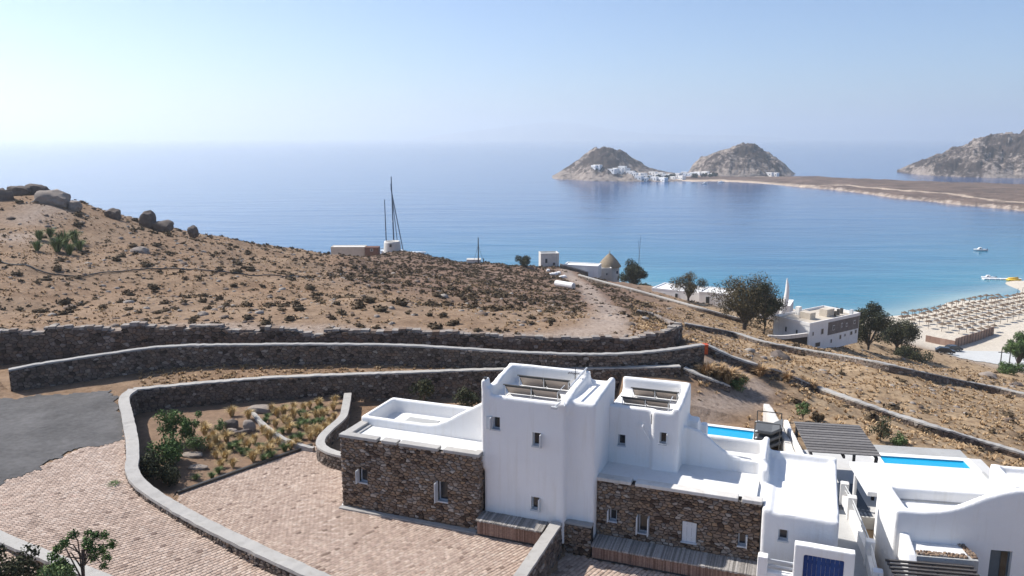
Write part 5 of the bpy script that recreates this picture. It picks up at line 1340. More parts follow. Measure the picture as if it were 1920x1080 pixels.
brock('round upright dark boulder on the ridge', 277, 408, 27, 24, 132, ROCKM, 6)
brock('lying dark boulder next to the round upright one on the ridge', 306, 420, 36, 15, 132, ROCKM, 7)
brock('small dark cube shaped boulder low on the ridge', 361, 431, 18, 14, 135, ROCKM, 8)
brock('dark shrubby boulder at the edge of the hilltop group', 8, 366, 34, 24, 122, ROCKM, 9)
for lab, px, py, w_, h_, m_, s_ in [('whitish boulder lying on the bare slope below the ridge', 262, 473, 36, 19, ROCKL, 11), ('pale round boulder half buried above the dark field wall', 379, 592, 24, 15, ROCKL, 12),
                          ('dark outcrop on the dry slope below the boundary wall', 1410, 640, 26, 16, ROCKM, 13), ('brown outcrop among dry grass near the low field wall', 1460, 672, 40, 26, ROCKM, 14), ('pale boulder heap at the bottom of the dry slope', 1850, 706, 34, 16, ROCKL, 15),
                          ('grey boulder at the end of the boundary slope by the car park', 1905, 722, 22, 12, ROCKM, 16)]:
    q = ground_px(px, py); brock(lab, px, py, w_, h_, q[1], m_, s_)
hp = [ground_px(x, y) + np.array([0, 0, .07]) for x, y in [(-40, 482), (0, 491), (30, 498), (70, 508), (110, 517), (150, 520), (190, 513), (250, 508), (330, 505), (400, 510), (500, 517), (560, 519), (620, 517), (650, 511)]]
hw, _ = resample(hp, .8)
for k in range(len(hw)): hw[k, 2] = hz(hw[k, 0], hw[k, 1]) + .12
hth = thing('irrigation_hose', 'black irrigation hose snaking across the bare hillside', 'hose', W0, tuple(hw[0])); MB().path([tuple(p) for p in hw], .075).build('hose', METALD, hth)
# green weeds in the hollow on the left
for k, (px, py, s_) in enumerate([(120, 462, 2.4), (140, 455, 2.0), (108, 472, 2.2), (75, 450, 1.6), (150, 470, 1.7), (95, 445, 1.6), (130, 478, 1.8), (70, 470, 1.5)]):
    q = ground_px(px, py); o = link('tall_weed', arr_mesh('tall_weed', tuft_arr(140, .9, .7, 70 + k, .03, .4)), SAGE); place(o, q, s_, 0, 'tall green weeds in the hollow of the bare hill', 'weed', 'green weeds in the hollow')
# tall golden grass and bushes behind the villa
for k, (px, py, s_) in enumerate([(1325, 705, 1.5), (1345, 708, 1.6), (1365, 718, 1.8), (1385, 727, 1.6), (1425, 706, 1.4), (1440, 704, 1.2), (1505, 730, 1.6), (1520, 733, 1.5), (1475, 716, 1.1)]):
    q = ground_px(px, py); o = link('tall_grass_clump', arr_mesh('tall_grass_clump', tuft_arr(220, .7, .75, 90 + k, .03, .6)), HAY); place(o, q, s_, 0, 'tall golden grass clump behind the villa', 'grass', 'tall golden grass clumps')
for lab, px, py, r_, h_, s_, m_ in [('green shrub beside the rubble wall among golden grass', 1388, 733, .9, .6, 51, SAGE), ('slim green shrub behind the black pergola', 1505, 788, .5, .75, 52, SAGE), ('branching bush beside the long blue pool', 1650, 826, .8, 1.0, 53, DKGREEN),
                          ('low round bush at the corner of the grey pool surround', 1685, 836, .6, .4, 54, SAGE), ('tiny dark bush at the back edge of the pergola', 1533, 790, .5, .3, 55, SCRUB)]:
    q = ground_px(px, py); bush('garden_bush', lab, 'bush', q, r_, h_, 900, .10, m_, s_, 10)
bush('house_shrub', 'dark flowering shrub behind the villa terrace under the retaining wall', 'shrub', tuple(atz(795, 778, 0)), 1.2, 1.35, 1700, .12, DKGREEN, 56)
bush('wall_shrub', 'white flowered shrub between tower and retaining wall', 'shrub', tuple(atz(872, 786, 0)), 1.1, 1.35, 1700, .12, DKGREEN, 57)
ob_ = thing('orange_box', 'orange plastic box at the end of the stone lane wall', 'box', W0, tuple(ground_px(1319, 662)))
c_ = BASE[ob_.name]; MB().box(c_[0] - .28, c_[0] + .28, c_[1] - .25, c_[1] + .25, c_[2] - .05, c_[2] + .62).build('bin_body', plain('orange_plastic', (.55, .085, .02), .5, .1, 4), ob_, bevel=.04)
MB().box(c_[0] - .31, c_[0] + .31, c_[1] - .28, c_[1] + .28, c_[2] + .621, c_[2] + .70).build('lid', plain('orange_lid', (.5, .075, .02), .5, .1, 4), ob_, bevel=.02)

# ================================================================ the seaside: windmill, houses, trees
THATCH = plain('thatch', (0.27, 0.215, 0.15), .95, .25, 2.5, bmp=.8, bscale=10, bdist=.1)
CLADST = plain('grey_stone_cladding', (0.17, 0.15, 0.14), .9, .35, 1.2, bmp=.8, bscale=5, bdist=.1)
DARKW = plain('dark_opening', (0.03, 0.035, 0.04), .4, .1, 2)
RUST = plain('rusty_sheet', (0.16, 0.075, 0.05), .9, .4, 1.5)
BEIGE = plain('beige_render', (0.52, 0.46, 0.38), .9, .15, 1.2)
def quad_house(name, label, ctr, ang, L, D, H, wall, roof, wins=(), parapet=.35, cat='house', sink=1.5, extras=None):
    """Flat-roofed house: ctr = middle of the front foot, ang = turn of its front, wins = (side, along 0..1, up m, w, h)."""
    fr = Frame(ctr, ang); th = thing(name, label, cat, fr, (0, 0, 0))
    MB().box(-L / 2, L / 2, 0, D, -sink, H).build('wall', wall, th, bevel=.06)
    p = .28
    MB().box(-L / 2 - .03, L / 2 + .03, -.03, p, H - .02, H + parapet).box(-L / 2 - .03, L / 2 + .03, D - p, D + .03, H - .02, H + parapet).box(-L / 2 - .03, -L / 2 + p, p, D - p, H - .02, H + parapet).box(L / 2 - p, L / 2 + .03, p, D - p, H - .02, H + parapet).build('parapet', wall, th)
    MB().box(-L / 2 + p, L / 2 - p, p, D - p, H, H + .06).build('roof', roof, th)
    for sd, al, up, ww, hh in wins:
        if sd == 'f': a = -L / 2 + al * L; fm = MB().box(a - ww / 2, a + ww / 2, -.07, .05, up, up + hh); pm = MB().box(a - ww / 2 + .1, a + ww / 2 - .1, -.09, -.071, up + .1, up + hh - .1)
        elif sd == 'l': a = al * D; fm = MB().box(-L / 2 - .07, -L / 2 + .05, a - ww / 2, a + ww / 2, up, up + hh); pm = MB().box(-L / 2 - .09, -L / 2 - .071, a - ww / 2 + .1, a + ww / 2 - .1, up + .1, up + hh - .1)
        else: a = al * D; fm = MB().box(L / 2 - .05, L / 2 + .07, a - ww / 2, a + ww / 2, up, up + hh); pm = MB().box(L / 2 + .071, L / 2 + .09, a - ww / 2 + .1, a + ww / 2 - .1, up + .1, up + hh - .1)
        wo_ = fm.build('window', SHUT, th); pm.build('pane', DARKW, wo_)
    if extras: extras(th, L, D, H)
    return th
def gy_(px, py, Y): return atY(px, py, Y)
# thatched windmill
wmp = atY(1142, 529, 224); wm = thing('windmill', 'white round windmill with conical thatched cap near the sea', 'windmill', W0, tuple(wmp))
mb = MB(); mb.lathe([(3.05, -2), (2.95, 0), (2.8, 4.6)], tuple(wmp), 28); mb.build('tower', OLDWHITE, wm, True)
MB().lathe([(3.25, 4.5), (3.3, 4.75), (2.2, 6.3), (.9, 7.7), (.12, 8.3), (.1, 9.0), (.02, 9.05)], tuple(wmp), 24).build('cap', THATCH, wm, True)
for dx, dz in ((-.9, 1.2), (1.9, 2.8), (2.2, .9)):
    dy = -math.sqrt(max(.1, 2.9 ** 2 - dx * dx)); wn = MB().box(wmp[0] + dx - .3, wmp[0] + dx + .3, wmp[1] + dy - .08, wmp[1] + dy + .4, wmp[2] + dz, wmp[2] + dz + .75).build('window', DARKW, wm)
quad_house('miller_house', 'white block house built against the windmill front', atY(1132, 527, 219), 4, 4.4, 3, 3.3, OLDWHITE, OLDWHITE, [('f', .25, 1.7, .6, .7), ('f', .68, 1.6, .6, .7)])
quad_house('white_annex', 'low white flat roofed annex with boundary walls left of the windmill', atY(1088, 511, 214), -18, 9.5, 5, 1.7, PLASTER, PLASTER, [('f', .3, .6, .8, .8)], .3)
quad_house('tower_house', 'small square white house with crumbling parapet on the headland', atY(1031, 500, 214), 6, 5.0, 4.2, 3.3, OLDWHITE, GREYPL, [('f', .3, .9, .8, 1.4), ('f', .72, .3, .8, .9)], .35)
wl_ = [tuple(atY(x, y, Y_)) for x, y, Y_ in [(1050, 494, 211), (1072, 500, 212), (1095, 507, 213), (1120, 515, 215)]]
stone_wall('yard_wall', 'short whitewashed yard wall between tower house and windmill', wl_, .35, (1,), .6, .4, 111, .3, WCOPING, .05, 0, .03)
# roofless mill stub on the ridge, with outbuildings
ms = atY(736, 481, 214); rm = thing('ruined_mill', 'roofless stump of a round stone mill on the ridge', 'mill', W0, tuple(ms))
MB().lathe([(2.5, -1.5), (2.4, 0), (2.2, 3.7), (2.1, 4.2), (1.7, 4.2), (1.7, 3.0)], tuple(ms), 24).build('tower', OLDWHITE, rm, True)
for dx, dz in ((-.1, 2.9), (-.35, .8)): MB().box(ms[0] + dx - .28, ms[0] + dx + .28, ms[1] - 2.5, ms[1] - 1.9, ms[2] + dz, ms[2] + dz + .75).build('window', DARKW, rm)
MB().prism_v([(ms[0] - 4.2, ms[2] - .8), (ms[0] - 1.9, ms[2] - .8), (ms[0] - 1.9, ms[2] + 1.5), (ms[0] - 2.6, ms[2] + 1.5)], ms[1] - .8, ms[1] + .6).build('ramp', OLDWHITE, rm)
quad_house('long_shed', 'long low white shed behind the ridge beside the mill stump', atY(652, 474, 226), 0, 9.6, 4, 1.55, BEIGE, OLDWHITE, (), .12)
quad_house('rusty_shed', 'small rust red shed between long white shed and mill stump', atY(697, 475, 224), 0, 3.8, 3, 1.6, RUST, RUST, [('f', .5, .6, .8, .7)], .1)
quad_house('white_hut', 'tiny white hut at the foot of the dark mast on the ridge', atY(888, 496, 205), 0, 3.6, 2.5, 1.2, OLDWHITE, OLDWHITE, (), .1)
dm = atY(897, 497, 205); mt_ = thing('dark_mast', 'dark upright mast with stays beside the tiny white hut', 'mast', W0, tuple(dm))
MB().tube(tuple(dm), tuple(dm + np.array([0, 0, 7.2])), .17, .12).build('pole', METALD, mt_)
for dx in (-1.2, 1.3): MB().tube(tuple(dm + np.array([0, 0, 5.2])), tuple(dm + np.array([dx, 0, 1.0])), .04).build('stay', METALD, mt_)
MB().tube(tuple(dm + np.array([1.2, 0, 0])), tuple(dm + np.array([1.4, 0, 1.8])), .12).build('winch', METALD, mt_)
tk = ground_px(1064, 540); tkt = thing('storage_tank', 'white horizontal storage tank lying beside the dirt track', 'tank', W0, tuple(tk))
a0 = tk + np.array([-2.1, 2.2, .55]); a1 = tk + np.array([1.1, -.8, .55])
MB().tube(tuple(a0), tuple(a1), .62, .62, 14).build('tank_shell', PLASTER, tkt, False); MB().tube(tuple(a1 + np.array([-.02, .02, 0])), tuple(a1 + np.array([.12, -.12, 0])), .5, .3, 14).build('tank_end', OLDWHITE, tkt)
for f in (.25, .75): q = a0 + (a1 - a0) * f; MB().box(q[0] - .25, q[0] + .25, q[1] - .25, q[1] + .25, q[2] - .7, q[2] - .35).build('saddle', GREYPL, tkt)
for k in range(7):
    q = ground_px(1028 + k * 5, 508 + (k * 7) % 9 + k, 150, 230); rock('white rubble stone heaped beside the dirt track', q, (random.uniform(.4, .8), .5, .4), PLASTER, 40 + k, 0, .3, 'rubble', 'rubble_stone', 'rubble by the dirt track')
# long white house by the trees, horn sculpture, and the seaside house
def chim(th, L, D, H): MB().box(-1.0, -.4, D * .6, D * .6 + .6, H, H + .9).build('chimney', PLASTER, th)
quad_house('long_white_house', 'long low white house with flat roof behind the small tree', atY(1268, 566, 185), -33, 12.5, 8, 2.5, PLASTER, PLASTER, [('f', .12, 1.0, .7, .8), ('f', .25, 1.0, .7, .8), ('f', .5, .5, .8, 1.6)], .3, extras=chim)
quad_house('white_house_wing', 'white flat roofed wing between the long house and the big tree', atY(1338, 574, 176), -30, 7, 7, 2.8, PLASTER, PLASTER, [('f', .3, .2, 1.0, 1.9)], .25)
quad_house('low_white_house', 'low white flat roofed block between the big tree and the horn', atY(1452, 592, 165), -25, 6, 7, 2.2, PLASTER, PLASTER, (), .2)
hb_ = atY(1466, 586, 160); horn = thing('horn_spire', 'tall white curved horn shaped spire beside the seaside house', 'spire', W0, tuple(hb_))
pts = [atY(x, y, 160) for x, y in [(1466, 592), (1468, 582), (1471, 572), (1474, 560), (1476, 547), (1476.5, 535), (1476, 527), (1476, 521)]]; rd = [.95, .85, .72, .6, .48, .36, .2, .12]
mb = MB(); vs_ = []; fs_ = []
for a, r1 in zip(pts, [.66, .64, .60, .52, .44, .34, .2, .05]): vs_ += [(a[0] + r1 * math.cos(i * math.pi / 6), a[1] + r1 * math.sin(i * math.pi / 6), a[2]) for i in range(12)]
for k in range(len(pts) - 1): fs_ += [(k * 12 + i, k * 12 + (i + 1) % 12, (k + 1) * 12 + (i + 1) % 12, (k + 1) * 12 + i) for i in range(12)]
mb.add(vs_, fs_)
mb.build('spire', PLASTER, horn, True)
# seaside house
ztop = float(atY(1519, 606, 134)[2]); c0 = atY(1519, 606, 134); c1 = atz(1612, 586, ztop); c2 = atz(1451, 591, ztop)
c3 = c1 + c2 - c0; d1 = (c1 - c0); d2 = (c2 - c0); sh_z = -5.6
SH = thing('seaside_house', 'white two storey house with grey stone upper wall among dark trees', 'house', W0, (c0[0], c0[1], ztop + sh_z))
MB().prism_z([tuple(q[:2]) for q in (c0, c1, c3, c2)], ztop + sh_z, ztop - .5).build('wall', plaster_mat('house_whitewash', (.80, .80, .79), .12), SH)
def along(a, dvec, f0, f1, z0, z1, off, out_):
    p = a + dvec * f0; q = a + dvec * f1; nn = np.array([out_[0], out_[1], 0.])
    return MB().add([(*(p + nn * o)[:2], z) for z in (z0, z1) for o in (-.1, off)] + [(*(q + nn * o)[:2], z) for z in (z0, z1) for o in (-.1, off)],
                    [(0, 1, 3, 2), (4, 6, 7, 5), (0, 4, 5, 1), (2, 3, 7, 6), (1, 5, 7, 3), (0, 2, 6, 4)])
n1_ = np.array([d1[1], -d1[0]]) / np.linalg.norm(d1[:2]); n2_ = np.array([-d2[1], d2[0]]) / np.linalg.norm(d2[:2])
if n1_ @ (c3 - c0)[:2] > 0: n1_ = -n1_
if n2_ @ (c3 - c0)[:2] > 0: n2_ = -n2_
for a, dv_, oo in ((c0, d1, n1_), (c0, d2, n2_), (c1, c3 - c1, -n2_), (c2, c3 - c2, -n1_)):
    along(a, dv_, -.01, 1.01, ztop - .55, ztop, .06, oo).build('parapet', PLASTER, SH)
MB().prism_z([tuple(((q - (c0 + c3) / 2) * .97 + (c0 + c3) / 2)[:2]) for q in (c0, c1, c3, c2)], ztop - .5, ztop - .42).build('roof', BEIGE, SH)
along(c0, d1, .36, .99, ztop - 2.9, ztop - .6, .05, n1_).build('stone_cladding', CLADST, SH)
for f, z, ww, hh in [(.12, -4.6, .10, .9), (.42, -4.5, .035, .8), (.60, -4.2, .04, .9), (.7, -3.9, .03, .6), (.82, -3.9, .05, .8), (.92, -3.8, .04, .8), (.45, -2.2, .04, .9), (.62, -2.0, .03, .8), (.72, -2.1, .03, .7), (.88, -1.9, .04, .7), (.05, -2.4, .03, .8), (.22, -2.5, .05, 1.1)]:
    wo_ = along(c0, d1, f, f + ww, ztop + z, ztop + z + hh, .08, n1_).build('window', SHUT, SH); along(c0, d1, f + .006, f + ww - .006, ztop + z + .1, ztop + z + hh - .1, .10, n1_).build('pane', DARKW, wo_)
for f, z in [(.3, -2.6), (.6, -2.5), (.55, -4.4)]:
    wo_ = along(c0, d2, f, f + .06, ztop + z, ztop + z + 1.0, .08, n2_).build('window', SHUT, SH); along(c0, d2, f + .01, f + .05, ztop + z + .1, ztop + z + .9, .10, n2_).build('pane', DARKW, wo_)
e1 = d1 / np.linalg.norm(d1); e2 = d2 / np.linalg.norm(d2)
def rbox(f1, f2, w1, w2, h, nm, m_):
    p = c0 + d1 * f1 + d2 * f2; q = [p, p + e1 * w1, p + e1 * w1 + e2 * w2, p + e2 * w2]
    MB().prism_z([tuple(x[:2]) for x in q], ztop - .45, ztop + h).build(nm, m_, SH)
rbox(.25, .35, 1.6, 2.2, .75, 'roof_hatch', BEIGE); rbox(.55, .3, 2.2, 1.6, .9, 'stair_head', BEIGE); rbox(.35, .8, .8, .8, 1.1, 'chimney', PLASTER); rbox(.75, .25, .4, .4, .7, 'vent_stack', METALD); rbox(.86, .3, .4, .4, .6, 'vent_stack', METALD); rbox(.65, .2, .3, .3, .6, 'vent_stack', METALD); rbox(.93, .12, .5, .5, .45, 'tank', WFRAME)
gw = [tuple(np.array(atY(x, y, 131))) for x, y in [(1440, 628), (1465, 629), (1490, 627), (1514, 624)]]
stone_wall('house_yard_wall', 'weathered pale yard wall in front of the seaside house', gw, .35, (), .5, .35, 121, .6, OLDWHITE, .05, 0, .03)
# trees
def tree(name, label, px, py, Y, wpx, hpx, mat, seed, n=5200, leaf=.34, nc=22, lean=0, bare=.28, group=None):
    base = atY(px, py, Y); base[2] = min(base[2], hz(base[0], base[1]) + .5) if Y < 260 else base[2]
    H = hpx * Y / FPX * .98; Wd = wpx * Y / FPX / 2 * 1.28
    cl, rd = clumps_in(nc, Wd * .8, Wd * .8, H * (1 - bare) * .42, H * (bare + (1 - bare) * .52), Wd * .22, Wd * .42, seed, -.85)
    cl = [(c[0] + lean * c[2] / H * Wd, c[1], c[2]) for c in cl]
    return plant(name, label, 'tree', base, (lean * .2 * Wd, 0, H * bare), cl, rd, int(n * 1.7), leaf * .72, mat, seed, group, 5, max(.1, Wd * .055), .3)
tree('tamarisk_tree', 'big round olive brown tamarisk tree left of the seaside house', 1395, 622, 140, 118, 104, OLIVE, 61, 9000, .36, 34, .1, .24)
tree('tamarisk_tree', 'tall tamarisk half with bare leaning trunk beside the seaside house', 1432, 625, 138, 56, 98, DKGREEN, 62, 4200, .34, 16, 0, .35)
tree('small_tree', 'small open tree with bare stems before the long white house', 1290, 574, 172, 56, 60, OLIVE, 63, 2600, .34, 14, 0, .38)
tree('cypress_clump', 'dark dense tree standing right of the windmill', 1188, 540, 214, 50, 58, DKGREEN, 64, 5200, .45, 20, 0, .05)
tree('dark_bush_tree', 'low dark bush right below the dense tree by the windmill', 1212, 552, 206, 34, 22, DKGREEN, 65, 1500, .4, 9, 0, .05)
tree('headland_bush', 'round dark bush on the headland near the tower house', 980, 497, 205, 34, 19, DKGREEN, 66, 1500, .4, 9, 0, .02)
tree('grove_tree', 'olive green tree behind the roof of the seaside house', 1575, 602, 172, 66, 52, OLIVE, 67, 4200, .4, 20, 0, .1)
tree('grove_tree', 'dark tall tree against the right wall of the seaside house', 1628, 655, 150, 66, 90, DKGREEN, 68, 6500, .38, 24, 0, .1)
tree('grove_tree', 'dark spreading tree with leaning stems nearest the beach', 1680, 655, 165, 72, 62, DKGREEN, 69, 5600, .4, 24, .15, .22)
tree('beach_tree', 'bright green tree beside the car park and utility pole', 1908, 690, 165, 48, 76, GREEN, 70, 5200, .42, 20, 0, .22)
tree('car_park_bush', 'green bush at the edge of the pale car park', 1900, 694, 160, 44, 18, GREEN, 71, 2400, .35, 12, 0, .02)
tree('hedge_bush', 'dark hedge below the spreading tree at the car park corner', 1715, 662, 160, 60, 18, DKGREEN, 72, 2600, .4, 14, 0, .02)

# ---------------------------------------------------------------- beach: umbrellas, fence, car park
s0 = atz(1722, 590, -37.2); s1 = atz(1925, 546, -37.2); al = (s1 - s0)[:2]; al /= np.linalg.norm(al); inl = np.array([al[1], -al[0]])
if inl[1] > 0: inl = -inl
um = MB(); rs_ = random.Random(4)
um.tube((0, 0, -.3), (0, 0, 2.1), .06); um.tone = .6
for i in range(14):
    a = 2 * math.pi * i / 14; b2 = 2 * math.pi * (i + 1) / 14; um.tone = rs_.uniform(.3, 1); r_ = 1.1 * rs_.uniform(.92, 1.06)
    um.add([(0, 0, 2.55), (r_ * math.cos(a), r_ * math.sin(a), 1.95 + rs_.uniform(-.05, .05)), (r_ * math.cos(b2), r_ * math.sin(b2), 1.95), (0, 0, 2.0)], [(0, 1, 2), (3, 2, 1)])
ume = um.mesh('beach_umbrella', None, True)
UMB = toned('straw_umbrella', [(0, (.06, .04, .028)), (.5, (.12, .085, .06)), (1, (.20, .15, .11))], .95, 9, .3); ume.materials.append(UMB)
fa = atz(1790, 652, -34.9); fb_ = atz(1863, 624, -35.1)
cnt = 0
for r_ in range(12):
    for c_ in range(-6, 40):
        p = s0[:2] + al * (c_ * 3.7 + (r_ % 2) * 1.2) + inl * (2.2 + r_ * 4.3) + np.array([rs_.uniform(-.3, .3), rs_.uniform(-.3, .3)])
        z = hz(p[0], p[1])
        if z < SEA + .25 or z > -33.2: continue
        q = projv(np.array([[p[0], p[1], z]])); x, y = float(q[0][0]), float(q[1][0])
        if x > 1935 or x < 1690: continue
        side_ = (fb_[0] - fa[0]) * (p[1] - fa[1]) - (fb_[1] - fa[1]) * (p[0] - fa[0])
        if side_ < 12 and x < 1868: continue
        if x >= 1868 and y > 618 - (x - 1868) * .34: continue
        o = link('beach_umbrella', ume); place(o, (p[0], p[1], z), rs_.uniform(.92, 1.08), rs_.uniform(0, 6), 'round straw beach umbrella in rows on the sand', 'umbrella', 'straw umbrellas on the beach'); cnt += 1
# low loungers on the sand under the umbrellas would be smaller than a pixel; the waterline has a row of slim stakes
for c_ in range(-2, 26):
    p = s0[:2] + al * (c_ * 3.7) + inl * -1.2; z = hz(p[0], p[1])
    if not -37.6 < z < -36.4: continue
    o = MB().tube((0, 0, -.3), (0, 0, 1.7), .09, .07).build('beach_stake', WOODD); o.location = (p[0], p[1], z); tag(o, 'slim dark stake in the row along the waterline', 'stake', 'stakes along the waterline')
fth = thing('reed_fence', 'tall reed fence between umbrellas and car park', 'fence', W0, (fa[0], fa[1], -35))
fl_ = np.linalg.norm((fb_ - fa)[:2]); fd = (fb_ - fa)[:2] / fl_; fn = np.array([-fd[1], fd[0]]) * .08
nbay = 14
for i in range(nbay):
    a = fa[:2] + fd * fl_ * i / nbay; b2 = fa[:2] + fd * fl_ * (i + .96) / nbay; zz = max(hz(*a), hz(*b2))
    mb = MB(); mb.tone = rs_.uniform(.3, .9); mb.prism_z([tuple(a - fn), tuple(b2 - fn), tuple(b2 + fn), tuple(a + fn)], zz - .6, zz + 2.3 + rs_.uniform(-.08, .08)); mb.build('reed_panel', REED, fth, tone=True)
    pm = MB().tube((*(a - fn * 1.6), zz - .5), (*(a - fn * 1.6), zz + 2.5), .06); pm.build('post', WOODD, fth)
fe = thing('reed_fence', 'short return of the reed fence beside the hedge', 'fence', W0, (fa[0], fa[1], -35)); fc_ = atz(1735, 640, -34.9)
fd2 = (fc_ - fa)[:2]; fl2 = np.linalg.norm(fd2); fd2 /= fl2; fn2 = np.array([-fd2[1], fd2[0]]) * .08
for i in range(6):
    a = fa[:2] + fd2 * fl2 * i / 6; b2 = fa[:2] + fd2 * fl2 * (i + .96) / 6; zz = max(hz(*a), hz(*b2)); mb = MB(); mb.tone = rs_.uniform(.3, .9)
    mb.prism_z([tuple(a - fn2), tuple(b2 - fn2), tuple(b2 + fn2), tuple(a + fn2)], zz - .6, zz + 1.7); mb.build('reed_panel', REED, fe, tone=True)
cp = [tuple(atz(x, y, -34.6)[:2]) for x, y in [(1740, 648), (1800, 657), (1860, 656), (1960, 664), (2100, 680), (2100, 720), (1960, 706), (1860, 690), (1790, 682)]]
sheet('car_park', cp, .8, lambda x, y: height(x, y) + .12, plain('pale_concrete', (.52, .52, .50), .9, .12, .5), .8)
# parked car by the fence
cq = atz(1787, 659, -34.5); cq[2] = hz(cq[0], cq[1]) + .14; carf = Frame(cq, 8); car = thing('parked_car', 'dark car parked at the end of the reed fence', 'car', carf)
CARP = plain('car_paint', (.03, .035, .04), .25, .1, 2, .3)
MB().prism_v([(-2.1, .28), (2.1, .28), (2.12, .75), (1.3, .92), (.7, 1.42), (-1.2, 1.45), (-1.9, .95), (-2.12, .85)], -.85, .85).build('body', CARP, car, bevel=.08)
MB().prism_v([(-1.3, .95), (1.12, .95), (.62, 1.36), (-1.12, 1.39)], -.87, .87).build('window', GLASS, car)
for x_ in (-1.3, 1.3):
    for y_ in (-.86, .66): w_ = MB().tube((x_, y_, .32), (x_, y_ + .2, .32), .32, .32, 14).build('wheel', plain('tyre%d%d' % (x_ > 0, y_ > 0), (.02, .02, .02), .8, .1), car); MB().tube((x_, y_ - .01, .32), (x_, y_ + .21, .32), .17, .17, 10).build('rim', METALW, w_)
cq = atz(1771, 669, -34.2); cq[2] = hz(cq[0], cq[1]) + .14; car2f = Frame(cq, -20); car2 = thing('parked_car', 'dark car half hidden by the dry slope beside the car park', 'car', car2f)
for ch in car.children:
    d = ch.copy(); COL.objects.link(d); d.parent = car2
    for g_ in ch.children: e_ = g_.copy(); COL.objects.link(e_); e_.parent = d
for lab, px, py, hpx in [('wooden utility pole with cross arm at the car park', 1876, 681, 33), ('slim wooden pole standing beside the bright green tree', 1893, 676, 32)]:
    q = atz(px, py, -33.6); q[2] = hz(q[0], q[1]); hh = hpx * q[1] / FPX; ut = thing('utility_pole', lab, 'pole', W0, tuple(q))
    MB().tube(tuple(q - np.array([0, 0, .5])), tuple(q + np.array([0, 0, hh])), .14, .1).build('pole', WOODD, ut); MB().box(q[0] - .8, q[0] + .8, q[1] - .06, q[1] + .06, q[2] + hh * .72, q[2] + hh * .72 + .15).build('cross_arm', WOODD, ut)

# ---------------------------------------------------------------- boats
BOATW = plain('boat_white', (.75, .75, .74), .35, .05, 2)
BOATD = plain('boat_navy', (.03, .05, .09), .3, .1, 2)
def hull(L, W, H):
    sec = [(-.5, .75, .0), (-.3, .95, .0), (0, 1, 0), (.25, .85, .03), (.42, .45, .1), (.5, .03, .2)]
    vs = []; fs = []
    for x, w_, up in sec: vs += [(x * L, -w_ * W / 2, H * (1 + up)), (x * L, -w_ * W * .38, 0), (x * L, 0, -H * .35), (x * L, w_ * W * .38, 0), (x * L, w_ * W / 2, H * (1 + up))]
    for i in range(len(sec) - 1):
        for k in range(4): fs.append((i * 5 + k, (i + 1) * 5 + k, (i + 1) * 5 + k + 1, i * 5 + k + 1))
        fs.append((i * 5 + 4, (i + 1) * 5 + 4, (i + 1) * 5, i * 5))
    fs.append((0, 1, 2, 3, 4)); return MB().add(vs, fs)
def motorboat(label, px, py, ang, L=6.5):
    q = atz(px, py, SEA); fr = Frame(q, ang); th = thing('motorboat', label, 'boat', fr)
    hull(L, L * .34, L * .12).build('hull', BOATW, th, True); MB().prism_v([(-L * .12, L * .11), (L * .2, L * .11), (L * .1, L * .24), (-L * .08, L * .25)], -L * .1, L * .1).build('cabin', BOATW, th)
    MB().prism_v([(L * .02, L * .15), (L * .17, L * .15), (L * .10, L * .22), (L * .02, L * .22)], -L * .102, L * .102).build('windscreen', GLASS, th)
    MB().box(-L * .54, -L * .48, -.2, .2, 0, L * .16).build('outboard_motor', METALD, th); return th
motorboat('small white motorboat anchored alone off the beach', 1838, 470, 175, 6.5)
motorboat('tiny white boat moored off the sandy isthmus', 1321, 345, 20, 8)
motorboat('tiny white boat moored close to the islet village', 1352, 342, -30, 8)
def yacht(label, px, Y, hullL, masts, rake, ang, stays=()):
    q = atY(px, 470, Y); q[2] = SEA; fr = Frame(q, ang); th = thing('sailing_yacht', label, 'yacht', fr)
    hull(hullL, hullL * .22, hullL * .07).build('hull', BOATW, th, True)
    MB().box(-hullL * .2, hullL * .15, -hullL * .06, hullL * .06, hullL * .07, hullL * .105).build('deckhouse', BOATW, th)
    for u, h_, r_ in masts:
        m_ = MB().tube((u, 0, hullL * .06), (u - rake * h_, 0, h_), r_, r_ * .6, 8).build('mast', MASTM, th)
        MB().tube((u - .3 * rake * h_, -2.2, h_ * .45), (u - .3 * rake * h_, 2.2, h_ * .45), .1).build('spreader', METALW, m_)
        MB().tube((u, 0, hullL * .13), (u - hullL * .25, 0, hullL * .13), .16).build('boom', METALW, m_)
    for (ux, h_, u2, r_) in stays: MB().tube((ux, 0, h_), (u2, 0, hullL * .09), r_).build('furled_sail', MASTM, th)
    return th
MASTM = plain('mast_grey', (.10, .12, .16), .4, .15, 1, .3)
# two-masted yacht lying behind the ridge: only its masts and furled sails rise above the land
Yk = 372.; k_ = Yk / FPX
zt = lambda px, py: float(atY(px, py, Yk)[2] - SEA); xo = float(atY(738, 470, Yk)[0]); ux = lambda px: float(atY(px, 470, Yk)[0] - xo)
yacht('large two masted yacht whose tall masts rise behind the mill stump', 738, Yk, 30, [(ux(725), zt(722, 374), .32), (ux(739), zt(735, 331), .38)], .012, 0, [(ux(736), zt(735, 345), ux(747), .2), (ux(736), zt(735, 352), ux(756), .26)])
Yk2 = 262.; x2 = atY(1195, 490, Yk2)
yacht('white sailing yacht with slender mast behind the windmill tree', 1193, Yk2, 12, [(0, float(atY(1198, 440, Yk2)[2] - SEA), .09)], -.06, 0, [(.6, float(atY(1198, 448, Yk2)[2] - SEA) * .98, 2.6, .05)])
